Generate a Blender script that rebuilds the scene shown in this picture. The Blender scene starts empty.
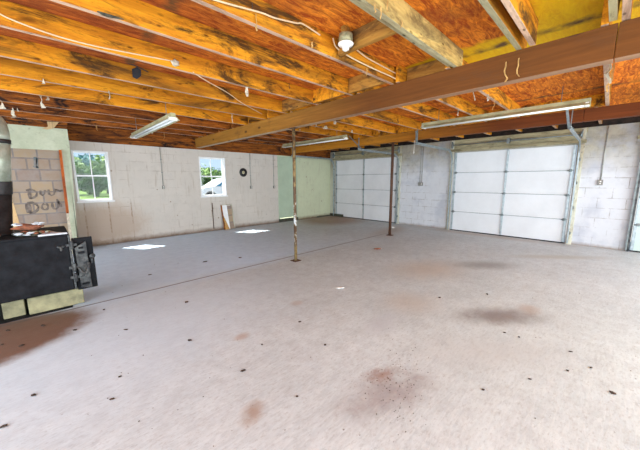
import bpy, bmesh, math, random
from mathutils import Vector, Matrix
S = bpy.context.scene
COL = S.collection
PI = math.pi
rnd = random.Random(7)

# ------------------------------------------------------------------ camera
CAM = Vector((0, 0, 1.40))
yaw, pit, rol = math.radians(44.175), math.radians(9.038), math.radians(-0.194)
fwd = Vector((math.sin(yaw)*math.cos(pit), math.cos(yaw)*math.cos(pit), -math.sin(pit)))
rgt = Vector((math.cos(yaw), -math.sin(yaw), 0))
up = rgt.cross(fwd)
rgt2 = rgt*math.cos(rol) + up*math.sin(rol)
up2 = rgt2.cross(fwd)
cd = bpy.data.cameras.new('camera'); cam = bpy.data.objects.new('camera', cd); COL.objects.link(cam)
m3 = Matrix((rgt2, up2, -fwd)).transposed()
cam.matrix_world = Matrix.Translation(CAM) @ m3.to_4x4()
cd.sensor_width = 36.0; cd.lens = 283.25/640*36.0; cd.clip_start = 0.02; cd.clip_end = 400
S.camera = cam

# ------------------------------------------------------------------ world, sun, fill lamps, exposure
S.view_settings.view_transform = 'Standard'
S.view_settings.look = 'None'
S.view_settings.gamma = 1.0
S.view_settings.use_curve_mapping = False
S.view_settings.exposure = 0.45
w = bpy.data.worlds.new('world'); S.world = w; w.use_nodes = True
wn = w.node_tree.nodes; wl = w.node_tree.links
bg = wn['Background']
wtc = wn.new('ShaderNodeTexCoord'); wsep = wn.new('ShaderNodeSeparateXYZ'); wr = wn.new('ShaderNodeValToRGB')
wl.new(wtc.outputs['Generated'], wsep.inputs[0]); wl.new(wsep.outputs[2], wr.inputs[0]); wl.new(wr.outputs[0], bg.inputs[0])
wr.color_ramp.elements[0].position = 0.0; wr.color_ramp.elements[0].color = (0.62, 0.78, 0.95, 1)
wr.color_ramp.elements[1].position = 0.5; wr.color_ramp.elements[1].color = (0.36, 0.60, 1.0, 1)
bg.inputs[1].default_value = 0.85

def lamp(name, kind, energy, color, loc=(0, 0, 5), direction=(0, 0, -1), size=None, angle=None):
    l = bpy.data.lights.new(name, kind); o = bpy.data.objects.new(name, l); COL.objects.link(o)
    l.energy = energy; l.color = color
    o.location = loc
    o.rotation_euler = Vector(direction).to_track_quat('-Z', 'Y').to_euler()
    if size: l.shape = 'RECTANGLE'; l.size, l.size_y = size
    if angle is not None: l.angle = angle
    return o
lamp('sun', 'SUN', 10.0, (1.0, 0.96, 0.9), direction=(0.42, -0.66, -1.0), angle=0.012)
# unseen area fills added behind and beside the camera to light the room
lamp('fill_rear_area', 'AREA', 410, (0.88, 0.95, 1.0), (2.6, -3.0, 1.35), (0.0, 1, -0.22), (10.0, 2.3))
lamp('fill_side_area', 'AREA', 290, (0.86, 0.94, 1.0), (-3.1, 2.3, 1.35), (1, 0.10, -0.25), (9.0, 2.3))

# ------------------------------------------------------------------ node helpers
class NT:
    def __init__(s, name, rough=0.7, spec=0.3, metal=0.0):
        s.m = bpy.data.materials.new(name); s.m.use_nodes = True
        s.n = s.m.node_tree.nodes; s.l = s.m.node_tree.links
        s.b = s.n['Principled BSDF']
        s.b.inputs['Roughness'].default_value = rough
        s.b.inputs['Specular IOR Level'].default_value = spec
        s.b.inputs['Metallic'].default_value = metal
        s._pos = None
    def pos(s):
        if s._pos is None: s._pos = s.n.new('ShaderNodeNewGeometry').outputs['Position']
        return s._pos
    def setin(s, sock, v):
        if isinstance(v, bpy.types.NodeSocket): s.l.new(v, sock)
        elif isinstance(v, (tuple, list)):
            sock.default_value = (tuple(v)+(1,))[:4] if sock.type == 'RGBA' else v
        else: sock.default_value = v
    def math(s, op, a, b=0.0, c=0.0, clamp=False):
        n = s.n.new('ShaderNodeMath'); n.operation = op; n.use_clamp = clamp
        for i, v in enumerate((a, b, c)): s.setin(n.inputs[i], v)
        return n.outputs[0]
    def mapping(s, scale=(1, 1, 1), loc=(0, 0, 0), rot=(0, 0, 0), src=None):
        n = s.n.new('ShaderNodeMapping'); s.l.new(src or s.pos(), n.inputs[0])
        n.inputs['Scale'].default_value = scale; n.inputs['Location'].default_value = loc; n.inputs['Rotation'].default_value = rot
        return n.outputs[0]
    def noise(s, scale, detail=4, rough=0.6, vec=None, dist=0.0):
        n = s.n.new('ShaderNodeTexNoise'); s.l.new(vec or s.pos(), n.inputs['Vector'])
        n.inputs['Scale'].default_value = scale; n.inputs['Detail'].default_value = detail
        n.inputs['Roughness'].default_value = rough; n.inputs['Distortion'].default_value = dist
        return n.outputs['Fac']
    def vor(s, scale, vec=None, feature='F1', out='Distance'):
        n = s.n.new('ShaderNodeTexVoronoi'); n.feature = feature; s.l.new(vec or s.pos(), n.inputs['Vector'])
        n.inputs['Scale'].default_value = scale
        return n.outputs[out]
    def ramp(s, fac, a, b, ca=(0, 0, 0), cb=(1, 1, 1)):
        n = s.n.new('ShaderNodeMapRange'); n.clamp = True
        s.setin(n.inputs['Value'], fac); n.inputs['From Min'].default_value = a; n.inputs['From Max'].default_value = b
        return n.outputs[0]
    def mix(s, fac, a, b, mode='MIX'):
        n = s.n.new('ShaderNodeMix'); n.data_type = 'RGBA'; n.blend_type = mode; n.clamp_factor = True
        s.setin(n.inputs['Factor'], fac); s.setin(n.inputs['A'], a); s.setin(n.inputs['B'], b)
        return n.outputs['Result']
    def color(s, c): s.setin(s.b.inputs['Base Color'], c)
    def bump(s, h, strength=0.3, dist=0.01):
        n = s.n.new('ShaderNodeBump'); n.inputs['Strength'].default_value = strength; n.inputs['Distance'].default_value = dist
        s.l.new(h, n.inputs['Height']); s.l.new(n.outputs[0], s.b.inputs['Normal'])
    def blob(s, sx, sy, cx, cy, rx, ry, rot=0.0, soft=0.5, warp=None, warp_amt=0.0):
        # 1 inside an ellipse on the plane of two scalar coordinates, falling to 0 at its rim
        dx = s.math('SUBTRACT', sx, cx); dy = s.math('SUBTRACT', sy, cy)
        c, q = math.cos(rot), math.sin(rot)
        u = s.math('ADD', s.math('MULTIPLY', dx, c/rx), s.math('MULTIPLY', dy, q/rx))
        v = s.math('ADD', s.math('MULTIPLY', dx, -q/ry), s.math('MULTIPLY', dy, c/ry))
        d = s.math('SQRT', s.math('ADD', s.math('MULTIPLY', u, u), s.math('MULTIPLY', v, v)))
        if warp is not None: d = s.math('ADD', d, s.math('MULTIPLY', s.math('SUBTRACT', warp, 0.5), warp_amt))
        n = s.n.new('ShaderNodeMapRange'); n.clamp = True; n.interpolation_type = 'SMOOTHSTEP'
        s.l.new(d, n.inputs['Value']); n.inputs['From Min'].default_value = 1.0; n.inputs['From Max'].default_value = 1.0-soft
        return n.outputs[0]
    def sep(s):
        n = s.n.new('ShaderNodeSeparateXYZ'); s.l.new(s.pos(), n.inputs[0]); return n.outputs

def plain(name, c, rough=0.6, metal=0.0, var=0.15, scale=8, spec=0.3, dark=None, bump=0.0):
    t = NT(name, rough, spec, metal)
    n = t.noise(scale, 5, 0.65)
    d = dark or tuple(v*(1-var*2) for v in c)
    t.color(t.mix(t.ramp(n, 0.35, 0.65), d, c))
    if bump: t.bump(n, bump, 0.01)
    return t.m

def wood(name, c1, c2, c3, axis='x', stain=0.5, rough=0.75):
    t = NT(name, rough, 0.15)
    oi = t.n.new('ShaderNodeObjectInfo')
    add = t.n.new('ShaderNodeVectorMath'); add.operation = 'ADD'
    cb = t.n.new('ShaderNodeCombineXYZ')
    for i in range(3): t.l.new(t.math('MULTIPLY', oi.outputs['Random'], 17.0+9*i), cb.inputs[i])
    t.l.new(t.pos(), add.inputs[0]); t.l.new(cb.outputs[0], add.inputs[1])
    v = add.outputs[0]
    sc = (0.5, 9, 9) if axis == 'x' else (9, 0.5, 9) if axis == 'y' else (9, 9, 0.5)
    st = (0.9, 3.2, 3.2) if axis == 'x' else (3.2, 0.9, 3.2) if axis == 'y' else (3.2, 3.2, 0.9)
    g = t.noise(2.2, 6, 0.7, t.mapping(sc, src=v), 0.6)
    col = t.mix(t.ramp(g, 0.35, 0.66), c2, c1)
    b = t.noise(1.6, 6, 0.72, t.mapping(st, src=v), 0.8)
    col = t.mix(t.math('MULTIPLY', t.ramp(b, 0.50, 0.61), stain), col, c3)
    f2 = t.noise(7.0, 5, 0.75, t.mapping((0.8, 4, 4) if axis == 'x' else (4, 0.8, 4) if axis == 'y' else (4, 4, 0.8), src=v), 0.4)
    col = t.mix(t.math('MULTIPLY', t.ramp(f2, 0.54, 0.64), 0.55), col, tuple(q*0.42 for q in c2))
    col = t.mix(t.math('MULTIPLY', t.ramp(f2, 0.44, 0.34), 0.45), col, tuple(min(1, q*1.18) for q in c1))
    sk = t.vor(9, t.mapping((0.6, 1.6, 1.6) if axis == 'x' else (1.6, 0.6, 1.6) if axis == 'y' else (1.6, 1.6, 0.6), src=v))
    col = t.mix(t.math('MULTIPLY', t.ramp(sk, 0.16, 0.08), t.ramp(b, 0.40, 0.52)), col, tuple(q*0.30 for q in c2))
    b2 = t.noise(0.9, 3, 0.5, t.mapping(st, src=v), 0.5)
    col = t.mix(t.math('MULTIPLY', t.ramp(b2, 0.55, 0.72), stain*0.8), col, c3)
    k = t.vor(2.6, t.mapping((0.55, 1.6, 1.6) if axis == 'x' else (1.6, 0.55, 1.6), src=v))
    col = t.mix(t.math('MULTIPLY', t.ramp(k, 0.10, 0.04), 0.85), col, tuple(q*0.35 for q in c2))
    vv = t.math('ADD', 0.82, t.math('MULTIPLY', oi.outputs['Random'], 0.30))
    n = t.n.new('ShaderNodeVectorMath'); n.operation = 'SCALE'; t.l.new(col, n.inputs[0]); t.l.new(vv, n.inputs['Scale'])
    t.color(n.outputs[0]); t.bump(g, 0.25, 0.01)
    return t.m

# ------------------------------------------------------------------ materials
M = {}
# joists: yellow-orange lumber with dark mould stains
M['joist'] = wood('joist_wood', (0.80, 0.34, 0.016), (0.50, 0.16, 0.010), (0.06, 0.028, 0.010), 'x', 0.95)
M['joist_dark'] = wood('joist_dark_wood', (0.56, 0.17, 0.020), (0.075, 0.022, 0.010), (0.022, 0.014, 0.012), 'x', 1.0)
M['joist_pale'] = wood('joist_pale_wood', (0.66, 0.50, 0.17), (0.48, 0.30, 0.09), (0.20, 0.13, 0.05), 'x', 0.9)
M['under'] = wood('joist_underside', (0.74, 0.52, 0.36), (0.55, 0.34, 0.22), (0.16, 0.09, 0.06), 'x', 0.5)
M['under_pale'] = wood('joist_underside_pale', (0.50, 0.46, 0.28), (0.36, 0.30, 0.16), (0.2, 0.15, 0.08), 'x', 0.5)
M['block'] = wood('blocking_wood', (0.46, 0.23, 0.045), (0.27, 0.11, 0.02), (0.07, 0.04, 0.02), 'y', 0.8)
# main beam golden at the window end, red-brown at the near end
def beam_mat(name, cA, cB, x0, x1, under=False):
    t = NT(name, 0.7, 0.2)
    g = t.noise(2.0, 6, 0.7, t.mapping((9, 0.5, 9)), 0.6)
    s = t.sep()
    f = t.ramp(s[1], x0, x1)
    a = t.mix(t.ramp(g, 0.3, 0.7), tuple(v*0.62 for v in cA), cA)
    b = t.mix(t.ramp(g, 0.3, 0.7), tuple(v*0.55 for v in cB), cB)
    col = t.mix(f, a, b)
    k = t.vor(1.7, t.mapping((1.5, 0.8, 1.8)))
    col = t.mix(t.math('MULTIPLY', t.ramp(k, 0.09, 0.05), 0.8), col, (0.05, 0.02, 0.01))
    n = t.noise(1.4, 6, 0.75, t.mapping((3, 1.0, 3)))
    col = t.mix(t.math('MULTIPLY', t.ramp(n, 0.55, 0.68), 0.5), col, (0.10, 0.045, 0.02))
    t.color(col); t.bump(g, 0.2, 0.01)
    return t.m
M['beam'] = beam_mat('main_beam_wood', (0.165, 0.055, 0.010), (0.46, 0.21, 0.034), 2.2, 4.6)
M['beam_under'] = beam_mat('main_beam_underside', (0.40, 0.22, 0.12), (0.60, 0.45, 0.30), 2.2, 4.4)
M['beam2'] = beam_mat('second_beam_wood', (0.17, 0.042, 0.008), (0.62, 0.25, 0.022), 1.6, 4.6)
# rough underside of the subfloor: orange, with a yellow sheet near the garage doors
t = NT('subfloor', 0.8, 0.15); s = t.sep()
fl = t.vor(16, t.mapping((0.55, 1.5, 1), rot=(0, 0, 0.5)), out='Color')
fl2 = t.noise(7.5, 7, 0.8, t.mapping((0.6, 2.6, 1), rot=(0, 0, 0.75)), 1.0)
c = t.mix(t.ramp(fl2, 0.40, 0.62), (0.36, 0.058, 0.010), (1.0, 0.34, 0.030))
cy = t.mix(t.ramp(fl2, 0.3, 0.7), (0.66, 0.34, 0.008), (0.82, 0.54, 0.010))
fl3 = t.noise(2.0, 3, 0.5)
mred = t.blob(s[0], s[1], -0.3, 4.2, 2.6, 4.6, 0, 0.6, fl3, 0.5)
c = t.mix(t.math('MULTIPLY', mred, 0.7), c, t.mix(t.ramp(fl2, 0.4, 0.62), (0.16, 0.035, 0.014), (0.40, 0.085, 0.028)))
wz = t.math('MULTIPLY', t.math('SUBTRACT', t.noise(5, 4, 0.6), 0.5), 0.22)
xx = t.math('ADD', s[0], wz); yy = t.math('ADD', s[1], wz)
ya = t.math('MULTIPLY', t.math('MULTIPLY', t.ramp(yy, 0.64, 0.56), t.ramp(xx, 1.7, 1.9)), t.ramp(xx, 4.05, 3.9))
yb_ = t.math('MULTIPLY', t.math('MULTIPLY', t.ramp(yy, 2.25, 2.1), t.ramp(xx, 3.05, 3.12)), t.ramp(xx, 3.80, 3.6))
c = t.mix(t.math('MAXIMUM', ya, yb_), c, cy)
wv = t.noise(6, 4, 0.6)
sx = t.math('ADD', s[0], t.math('MULTIPLY', t.math('SUBTRACT', wv, 0.5), 0.12))
sm = t.math('PINGPONG', t.math('ADD', sx, -0.82), 1.22)
c = t.mix(t.math('MULTIPLY', t.ramp(sm, 0.075, 0.02), t.ramp(t.noise(5, 4), 0.35, 0.6)), c, (0.12, 0.07, 0.03))
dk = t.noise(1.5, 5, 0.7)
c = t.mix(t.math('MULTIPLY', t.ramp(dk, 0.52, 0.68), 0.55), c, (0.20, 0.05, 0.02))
t.color(c); t.bump(fl2, 0.5, 0.02); M['subfloor'] = t.m

# concrete floor
t = NT('concrete_floor', 0.5, 0.35); s = t.sep(); X, Y, Z = s
n1 = t.noise(1.1, 6, 0.65); n2 = t.noise(7, 6, 0.7); n3 = t.noise(45, 5, 0.7)
br = t.noise(6, 5, 0.7, t.mapping((1.0, 7.0, 1), rot=(0, 0, 0.8)), 1.5)
c = t.mix(t.ramp(n1, 0.35, 0.65), (0.47, 0.515, 0.535), (0.57, 0.62, 0.64))
c = t.mix(t.math('MULTIPLY', t.ramp(n2, 0.42, 0.68), 0.55), c, (0.36, 0.37, 0.38))
c = t.mix(t.math('MULTIPLY', t.ramp(br, 0.42, 0.62), 0.30), c, (0.70, 0.74, 0.75))
fg = t.noise(22, 6, 0.8, t.mapping((1, 2.2, 1), rot=(0, 0, 0.7)))
c = t.mix(t.math('MULTIPLY', t.ramp(fg, 0.52, 0.64), 0.6), c, (0.33, 0.33, 0.33))
c = t.mix(t.math('MULTIPLY', t.ramp(n3, 0.55, 0.75), 0.35), c, (0.38, 0.34, 0.31))
# blue skylight from the windows painted into the left floor beyond the joint
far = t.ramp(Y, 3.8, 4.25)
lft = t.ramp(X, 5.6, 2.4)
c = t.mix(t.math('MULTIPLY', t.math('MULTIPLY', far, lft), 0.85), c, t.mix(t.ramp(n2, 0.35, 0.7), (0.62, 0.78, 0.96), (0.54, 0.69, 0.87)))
sky_tint = t.blob(X, Y, 0.6, 3.2, 2.4, 1.6, 0.3, 0.8, n1, 0.6)
c = t.mix(t.math('MULTIPLY', sky_tint, 0.5), c, (0.56, 0.66, 0.76))  # the same painted skylight tint, carried to the near side of the joint
def stain(cx, cy, rx, ry, rot, soft, col, amt, wa=0.9):
    global c
    c = t.mix(t.math('MULTIPLY', t.blob(X, Y, cx, cy, rx, ry, rot, soft, n2, wa), amt), c, col)
stain(0.77, 1.386, 0.14, 0.10, 0.5, 0.9, (0.30, 0.19, 0.13), 0.75, 1.4)
stain(3.25, 0.68, 0.66, 0.28, -0.75, 0.9, (0.17, 0.13, 0.12), 0.8, 1.2)
stain(3.66, 0.50, 0.22, 0.15, 0.0, 0.9, (0.38, 0.27, 0.21), 0.6)
stain(4.25, 1.9, 1.0, 0.7, -0.3, 1.0, (0.50, 0.39, 0.30), 0.55)
stain(2.9, 1.5, 0.5, 0.45, 0.0, 1.0, (0.46, 0.38, 0.32), 0.5)
stain(5.1, 1.35, 0.75, 0.34, -0.75, 0.9, (0.24, 0.22, 0.21), 0.75, 1.3)
stain(6.6, 0.55, 1.3, 0.22, -0.85, 0.9, (0.40, 0.37, 0.31), 0.6)
stain(2.5, 0.55, 0.9, 0.35, -0.75, 1.0, (0.46, 0.46, 0.46), 0.5)
stain(1.50, 0.90, 0.55, 0.26, -0.3, 1.0, (0.27, 0.23, 0.23), 0.75, 1.8)
stain(1.62, 1.02, 0.20, 0.10, -0.6, 1.0, (0.24, 0.12, 0.08), 0.7, 2.0)
stain(2.25, 1.45, 0.45, 0.22, 0.1, 1.0, (0.45, 0.47, 0.51), 0.6)
stain(1.15, 2.2, 0.10, 0.08, 0.0, 0.8, (0.42, 0.31, 0.26), 0.7)
stain(1.95, 2.40, 0.12, 0.09, 0.0, 0.8, (0.42, 0.31, 0.26), 0.5)
stain(7.3, 6.9, 1.7, 1.5, 0.3, 0.6, (0.30, 0.17, 0.10), 0.85, 0.6)
stain(6.8, 4.2, 1.6, 0.5, 0.2, 0.9, (0.42, 0.31, 0.24), 0.6)
stain(7.9, 2.2, 0.35, 2.4, 0.0, 0.9, (0.42, 0.33, 0.26), 0.6)
stain(-0.60, 3.60, 1.02, 0.60, 0.28, 0.34, (0.15, 0.070, 0.036), 0.95, 0.35)  # brown patch on the floor in front of the stove
# grime along the foot of the window wall
c = t.mix(t.math('MULTIPLY', t.ramp(t.math('ADD', Y, t.math('MULTIPLY', n2, 0.10)), 7.66, 7.80), 0.9), c, (0.14, 0.09, 0.06))
# grit
sp = t.vor(13, t.mapping((1, 1, 0))); gz = t.noise(1.7, 4, 0.6)
c = t.mix(t.math('MULTIPLY', t.ramp(sp, 0.085, 0.05), t.math('MULTIPLY', t.ramp(gz, 0.56, 0.62), 0.8)), c, (0.10, 0.065, 0.05))
sp2 = t.vor(34, t.mapping((1, 1, 0)))
clm = t.blob(X, Y, 1.62, 1.02, 0.42, 0.22, -0.2, 0.9, n2, 1.2)
c = t.mix(t.math('MULTIPLY', t.ramp(sp2, 0.22, 0.14), t.math('MULTIPLY', clm, t.ramp(n2, 0.42, 0.5))), c, (0.16, 0.085, 0.06))
# control joint
jy = t.math('ADD', Y, t.math('ADD', t.math('MULTIPLY', X, -0.006), t.math('MULTIPLY', t.math('SUBTRACT', n1, 0.5), 0.05)))
ja = t.math('ABSOLUTE', t.math('SUBTRACT', jy, 4.02))
jm = t.math('MULTIPLY', t.ramp(ja, 0.022, 0.008), t.ramp(X, 7.2, 5.6))
c = t.mix(t.math('MULTIPLY', jm, 0.85), c, (0.10, 0.08, 0.075))
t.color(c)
t.bump(t.math('ADD', t.math('MULTIPLY', n3, 0.4), br), 0.16, 0.01)
t.setin(t.b.inputs['Roughness'], t.math('ADD', 0.36, t.math('MULTIPLY', n2, 0.3)))
M['floor'] = t.m

# painted concrete-block walls
def block_wall(name, along, paint, mortar, strength, grime=None, rough=0.75, m0=0.47):
    t = NT(name, rough, 0.2); s = t.sep(); U = s[0] if along == 'x' else s[1]; Z = s[2]
    cb = t.n.new('ShaderNodeCombineXYZ'); t.l.new(U, cb.inputs[0]); t.l.new(Z, cb.inputs[1])
    b = t.n.new('ShaderNodeTexBrick'); t.l.new(cb.outputs[0], b.inputs['Vector'])
    b.inputs['Scale'].default_value = 1.0; b.inputs['Brick Width'].default_value = 0.4064; b.inputs['Row Height'].default_value = 0.2032
    b.inputs['Mortar Size'].default_value = 0.007; b.inputs['Mortar Smooth'].default_value = 0.3
    b.offset = 0.5
    b.inputs['Color1'].default_value = (1, 1, 1, 1); b.inputs['Color2'].default_value = (0.93, 0.93, 0.93, 1)
    n1 = t.noise(1.3, 6, 0.65); n2 = t.noise(6, 6, 0.72); n3 = t.noise(30, 4, 0.7)
    c = t.mix(t.ramp(n1, 0.35, 0.65), tuple(v*0.93 for v in paint), paint)
    c = t.mix(t.math('MULTIPLY', t.ramp(n2, 0.5, 0.72), 0.45), c, tuple(v*0.78 for v in paint))
    mm = t.math('MULTIPLY', b.outputs['Fac'], t.math('MULTIPLY', t.ramp(n1, m0, m0+0.15), t.math('MULTIPLY', t.ramp(n2, 0.42, 0.60), strength)))
    c = t.mix(mm, c, mortar)
    if grime: c = grime(t, U, Z, c, n1, n2, n3)
    t.color(c)
    h = t.math('SUBTRACT', t.math('MULTIPLY', n3, 0.25), b.outputs['Fac'])
    t.bump(h, 0.16, 0.004)
    return t.m
def gr_win(t, U, Z, c, n1, n2, n3):
    # rust and peeling on the lower third under the first window
    m = t.math('MULTIPLY', t.blob(U, Z, 0.9, 0.45, 1.1, 0.62, 0, 0.6, n2, 0.8), 0.85)
    c = t.mix(m, c, (0.44, 0.34, 0.26))
    ub = t.math('MULTIPLY', t.ramp(t.math('ABSOLUTE', t.math('SUBTRACT', t.math('PINGPONG', t.math('ADD', t.math('ADD', U, t.math('MULTIPLY', n2, 0.05)), -0.62), 0.21), 0.0)), 0.016, 0.006), t.math('MULTIPLY', t.ramp(Z, 0.98, 0.90), t.ramp(U, 1.75, 1.5)))
    c = t.mix(t.math('MULTIPLY', ub, t.math('MULTIPLY', t.ramp(n2, 0.42, 0.6), 0.8)), c, (0.26, 0.16, 0.09))
    v = t.vor(4.2, None)
    c = t.mix(t.math('MULTIPLY', t.ramp(v, 0.10, 0.05), t.ramp(n2, 0.46, 0.56)), c, (0.20, 0.13, 0.08))
    foot = t.ramp(t.math('ADD', Z, t.math('MULTIPLY', n2, 0.16)), 0.20, 0.08)
    c = t.mix(t.math('MULTIPLY', foot, 0.9), c, (0.15, 0.085, 0.045))
    st = t.noise(3.0, 5, 0.7, t.mapping((7, 1, 0.6)))
    c = t.mix(t.math('MULTIPLY', t.ramp(st, 0.57, 0.70), 0.5), c, (0.36, 0.28, 0.19))
    return c
def gr_gar(t, U, Z, c, n1, n2, n3):
    top = t.ramp(t.math('ADD', Z, t.math('MULTIPLY', t.math('SUBTRACT', n1, 0.5), 1.3)), 1.45, 2.10)
    c = t.mix(t.math('MULTIPLY', top, 0.85), c, t.mix(t.ramp(n2, 0.4, 0.65), (0.36, 0.32, 0.22), (0.22, 0.20, 0.15)))
    s1 = t.noise(2.2, 5, 0.6)
    c = t.mix(t.math('MULTIPLY', t.ramp(s1, 0.5, 0.66), 0.55), c, (0.40, 0.43, 0.50))
    foot = t.ramp(t.math('ADD', Z, t.math('MULTIPLY', n2, 0.12)), 0.14, 0.06)
    c = t.mix(t.math('MULTIPLY', foot, 0.8), c, (0.25, 0.19, 0.14))
    return c
M['wall_window'] = block_wall('white_painted_block', 'x', (0.61, 0.56, 0.495), (0.33, 0.26, 0.20), 0.9, gr_win)
M['wall_garage'] = block_wall('garage_wall_block', 'y', (0.66, 0.68, 0.71), (0.33, 0.31, 0.29), 1.0, gr_gar, m0=0.36)
M['wall_green'] = block_wall('green_painted_block', 'x', (0.60, 0.64, 0.44), (0.42, 0.45, 0.30), 0.5, gr_win)
M['wall_corner'] = block_wall('corner_block', 'y', (0.60, 0.60, 0.50), (0.40, 0.38, 0.28), 0.5, gr_gar)
t = NT('green_plaster', 0.8, 0.2)
n = t.noise(3, 6, 0.7); n2 = t.noise(11, 5, 0.7)
c = t.mix(t.ramp(n, 0.35, 0.65), (0.44, 0.48, 0.33), (0.60, 0.63, 0.47))
c = t.mix(t.math('MULTIPLY', t.ramp(n2, 0.60, 0.70), 0.6), c, (0.22, 0.22, 0.15))
t.color(c); t.bump(n2, 0.3, 0.01); M['plaster'] = t.m
# bare dark blocks of the infill
t = NT('bare_block', 0.85, 0.15); s = t.sep()
cb = t.n.new('ShaderNodeCombineXYZ'); t.l.new(s[0], cb.inputs[0]); t.l.new(s[2], cb.inputs[1])
b = t.n.new('ShaderNodeTexBrick'); t.l.new(cb.outputs[0], b.inputs['Vector']); b.inputs['Scale'].default_value = 1.0
b.inputs['Brick Width'].default_value = 0.30; b.inputs['Row Height'].default_value = 0.20
b.inputs['Mortar Size'].default_value = 0.012; b.inputs['Bias'].default_value = 0.0
b.inputs['Color1'].default_value = (0.27, 0.20, 0.16, 1); b.inputs['Color2'].default_value = (0.40, 0.29, 0.17, 1); b.inputs['Mortar'].default_value = (0.20, 0.165, 0.145, 1)
n2 = t.noise(8, 6, 0.7)
t.color(t.mix(t.math('MULTIPLY', t.ramp(n2, 0.4, 0.7), 0.5), b.outputs['Color'], (0.33, 0.30, 0.28)))
t.bump(t.math('SUBTRACT', t.math('MULTIPLY', n2, 0.5), b.outputs['Fac']), 0.5, 0.01); M['bare_block'] = t.m

M['door_white'] = plain('garage_door_white', (0.76, 0.79, 0.81), 0.45, var=0.04, scale=2)
M['door_white_dim'] = plain('garage_door_offwhite', (0.74, 0.75, 0.76), 0.5, var=0.05, scale=2)
M['door_green'] = plain('garage_door_pale_green', (0.55, 0.66, 0.60), 0.5, var=0.05, scale=2)
M['pale_door'] = plain('pale_green_door_paint', (0.47, 0.57, 0.42), 0.6, var=0.06, scale=3)
M['galv'] = plain('galvanised_steel', (0.50, 0.56, 0.58), 0.42, 0.7, var=0.15, scale=14, dark=(0.30, 0.36, 0.38))
M['galv_dark'] = plain('dull_steel', (0.26, 0.30, 0.30), 0.5, 0.5, var=0.2, scale=14)
M['trim_wood'] = wood('trim_wood', (0.44, 0.40, 0.25), (0.33, 0.29, 0.17), (0.14, 0.11, 0.06), 'y', 0.6)
M['trim_wood_z'] = wood('jamb_wood', (0.66, 0.66, 0.55), (0.56, 0.55, 0.43), (0.30, 0.20, 0.10), 'z', 0.6)
M['white_paint'] = plain('white_window_paint', (0.84, 0.85, 0.85), 0.5, var=0.04)
M['rust'] = plain('rusty_post', (0.12, 0.055, 0.030), 0.75, 0.2, scale=10, dark=(0.085, 0.05, 0.035), bump=0.3)
t = NT('post_paint', 0.65, 0.3, 0.1); s = t.sep(); n = t.noise(9, 6, 0.75)
c = t.mix(t.ramp(n, 0.44, 0.56), (0.10, 0.055, 0.03), (0.30, 0.21, 0.09))
wz = t.blob(s[2], s[2], 0.75, 0.75, 0.75, 0.75, 0, 0.3, n, 0.8)
c = t.mix(t.math('MULTIPLY', wz, t.ramp(n, 0.50, 0.56)), c, (0.62, 0.66, 0.66))
t.color(c); t.bump(n, 0.3, 0.005); M['post_paint'] = t.m
M['stove'] = plain('stove_black_iron', (0.014, 0.015, 0.018), 0.75, 0.0, spec=0.15, scale=9, dark=(0.006, 0.006, 0.007), bump=0.3)
M['stove_grey'] = plain('stove_grey_iron', (0.12, 0.125, 0.12), 0.55, 0.4, scale=14, dark=(0.03, 0.032, 0.035), bump=0.6)
M['ash'] = plain('pale_ash', (0.66, 0.70, 0.74), 0.9, var=0.2, scale=18, bump=0.5)
M['ash_dark'] = plain('dark_ash', (0.10, 0.10, 0.07), 0.95, scale=22, dark=(0.03, 0.03, 0.025), bump=0.6)
M['brick_red'] = plain('burnt_red_brick', (0.36, 0.12, 0.06), 0.9, scale=26, dark=(0.12, 0.05, 0.03), bump=0.6)
M['block_pale'] = plain('mossy_concrete_block', (0.38, 0.35, 0.20), 0.85, scale=7, dark=(0.19, 0.18, 0.11), bump=0.4)
M['pipe_silver'] = plain('stove_pipe_galvanised', (0.52, 0.56, 0.46), 0.35, 0.35, scale=7, dark=(0.26, 0.29, 0.21))
M['pipe_black'] = plain('stove_pipe_black', (0.05, 0.045, 0.045), 0.5, 0.4, scale=12, dark=(0.02, 0.018, 0.018))
M['plate_black'] = plain('shade_black_plate', (0.035, 0.022, 0.016), 0.9, scale=9, dark=(0.01, 0.008, 0.007))
M['pale_wood'] = wood('pale_plank', (0.72, 0.52, 0.28), (0.62, 0.42, 0.20), (0.4, 0.28, 0.14), 'z', 0.3)
M['orange_wood'] = wood('orange_plank', (0.66, 0.17, 0.03), (0.50, 0.11, 0.025), (0.20, 0.06, 0.03), 'z', 0.5)
M['fixture'] = plain('lamp_housing_paint', (0.52, 0.50, 0.30), 0.5, 0.1, scale=6, dark=(0.33, 0.31, 0.17))
M['tube'] = plain('fluorescent_tube_glass', (0.86, 0.88, 0.88), 0.25, var=0.03, spec=0.5)
M['porcelain'] = plain('porcelain', (0.85, 0.83, 0.76), 0.3, var=0.04, spec=0.5)
M['box_metal'] = plain('junction_box_metal', (0.42, 0.38, 0.22), 0.55, 0.4, scale=30, dark=(0.20, 0.18, 0.10))
M['cable'] = plain('cream_cable', (0.74, 0.56, 0.34), 0.6, var=0.08)
M['cable_dark'] = plain('dark_cable', (0.06, 0.045, 0.035), 0.6)
M['conduit'] = plain('conduit_grey', (0.42, 0.42, 0.38), 0.5, 0.3)
M['outlet'] = plain('outlet_box', (0.30, 0.29, 0.26), 0.5, 0.3, scale=30)
M['rope'] = plain('white_rope', (0.74, 0.72, 0.66), 0.8)
M['scrap'] = plain('torn_paper', (0.66, 0.58, 0.44), 0.9, var=0.2, scale=30)
M['scrap_tan'] = plain('tan_splinter', (0.62, 0.36, 0.12), 0.9, var=0.2, scale=30)
M['black_disc'] = plain('black_disc', (0.02, 0.02, 0.022), 0.4)
M['label'] = plain('disc_label', (0.72, 0.66, 0.42), 0.6)
M['spray'] = plain('black_spray_paint', (0.10, 0.075, 0.065), 0.9, scale=20, dark=(0.22, 0.18, 0.15))
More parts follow.
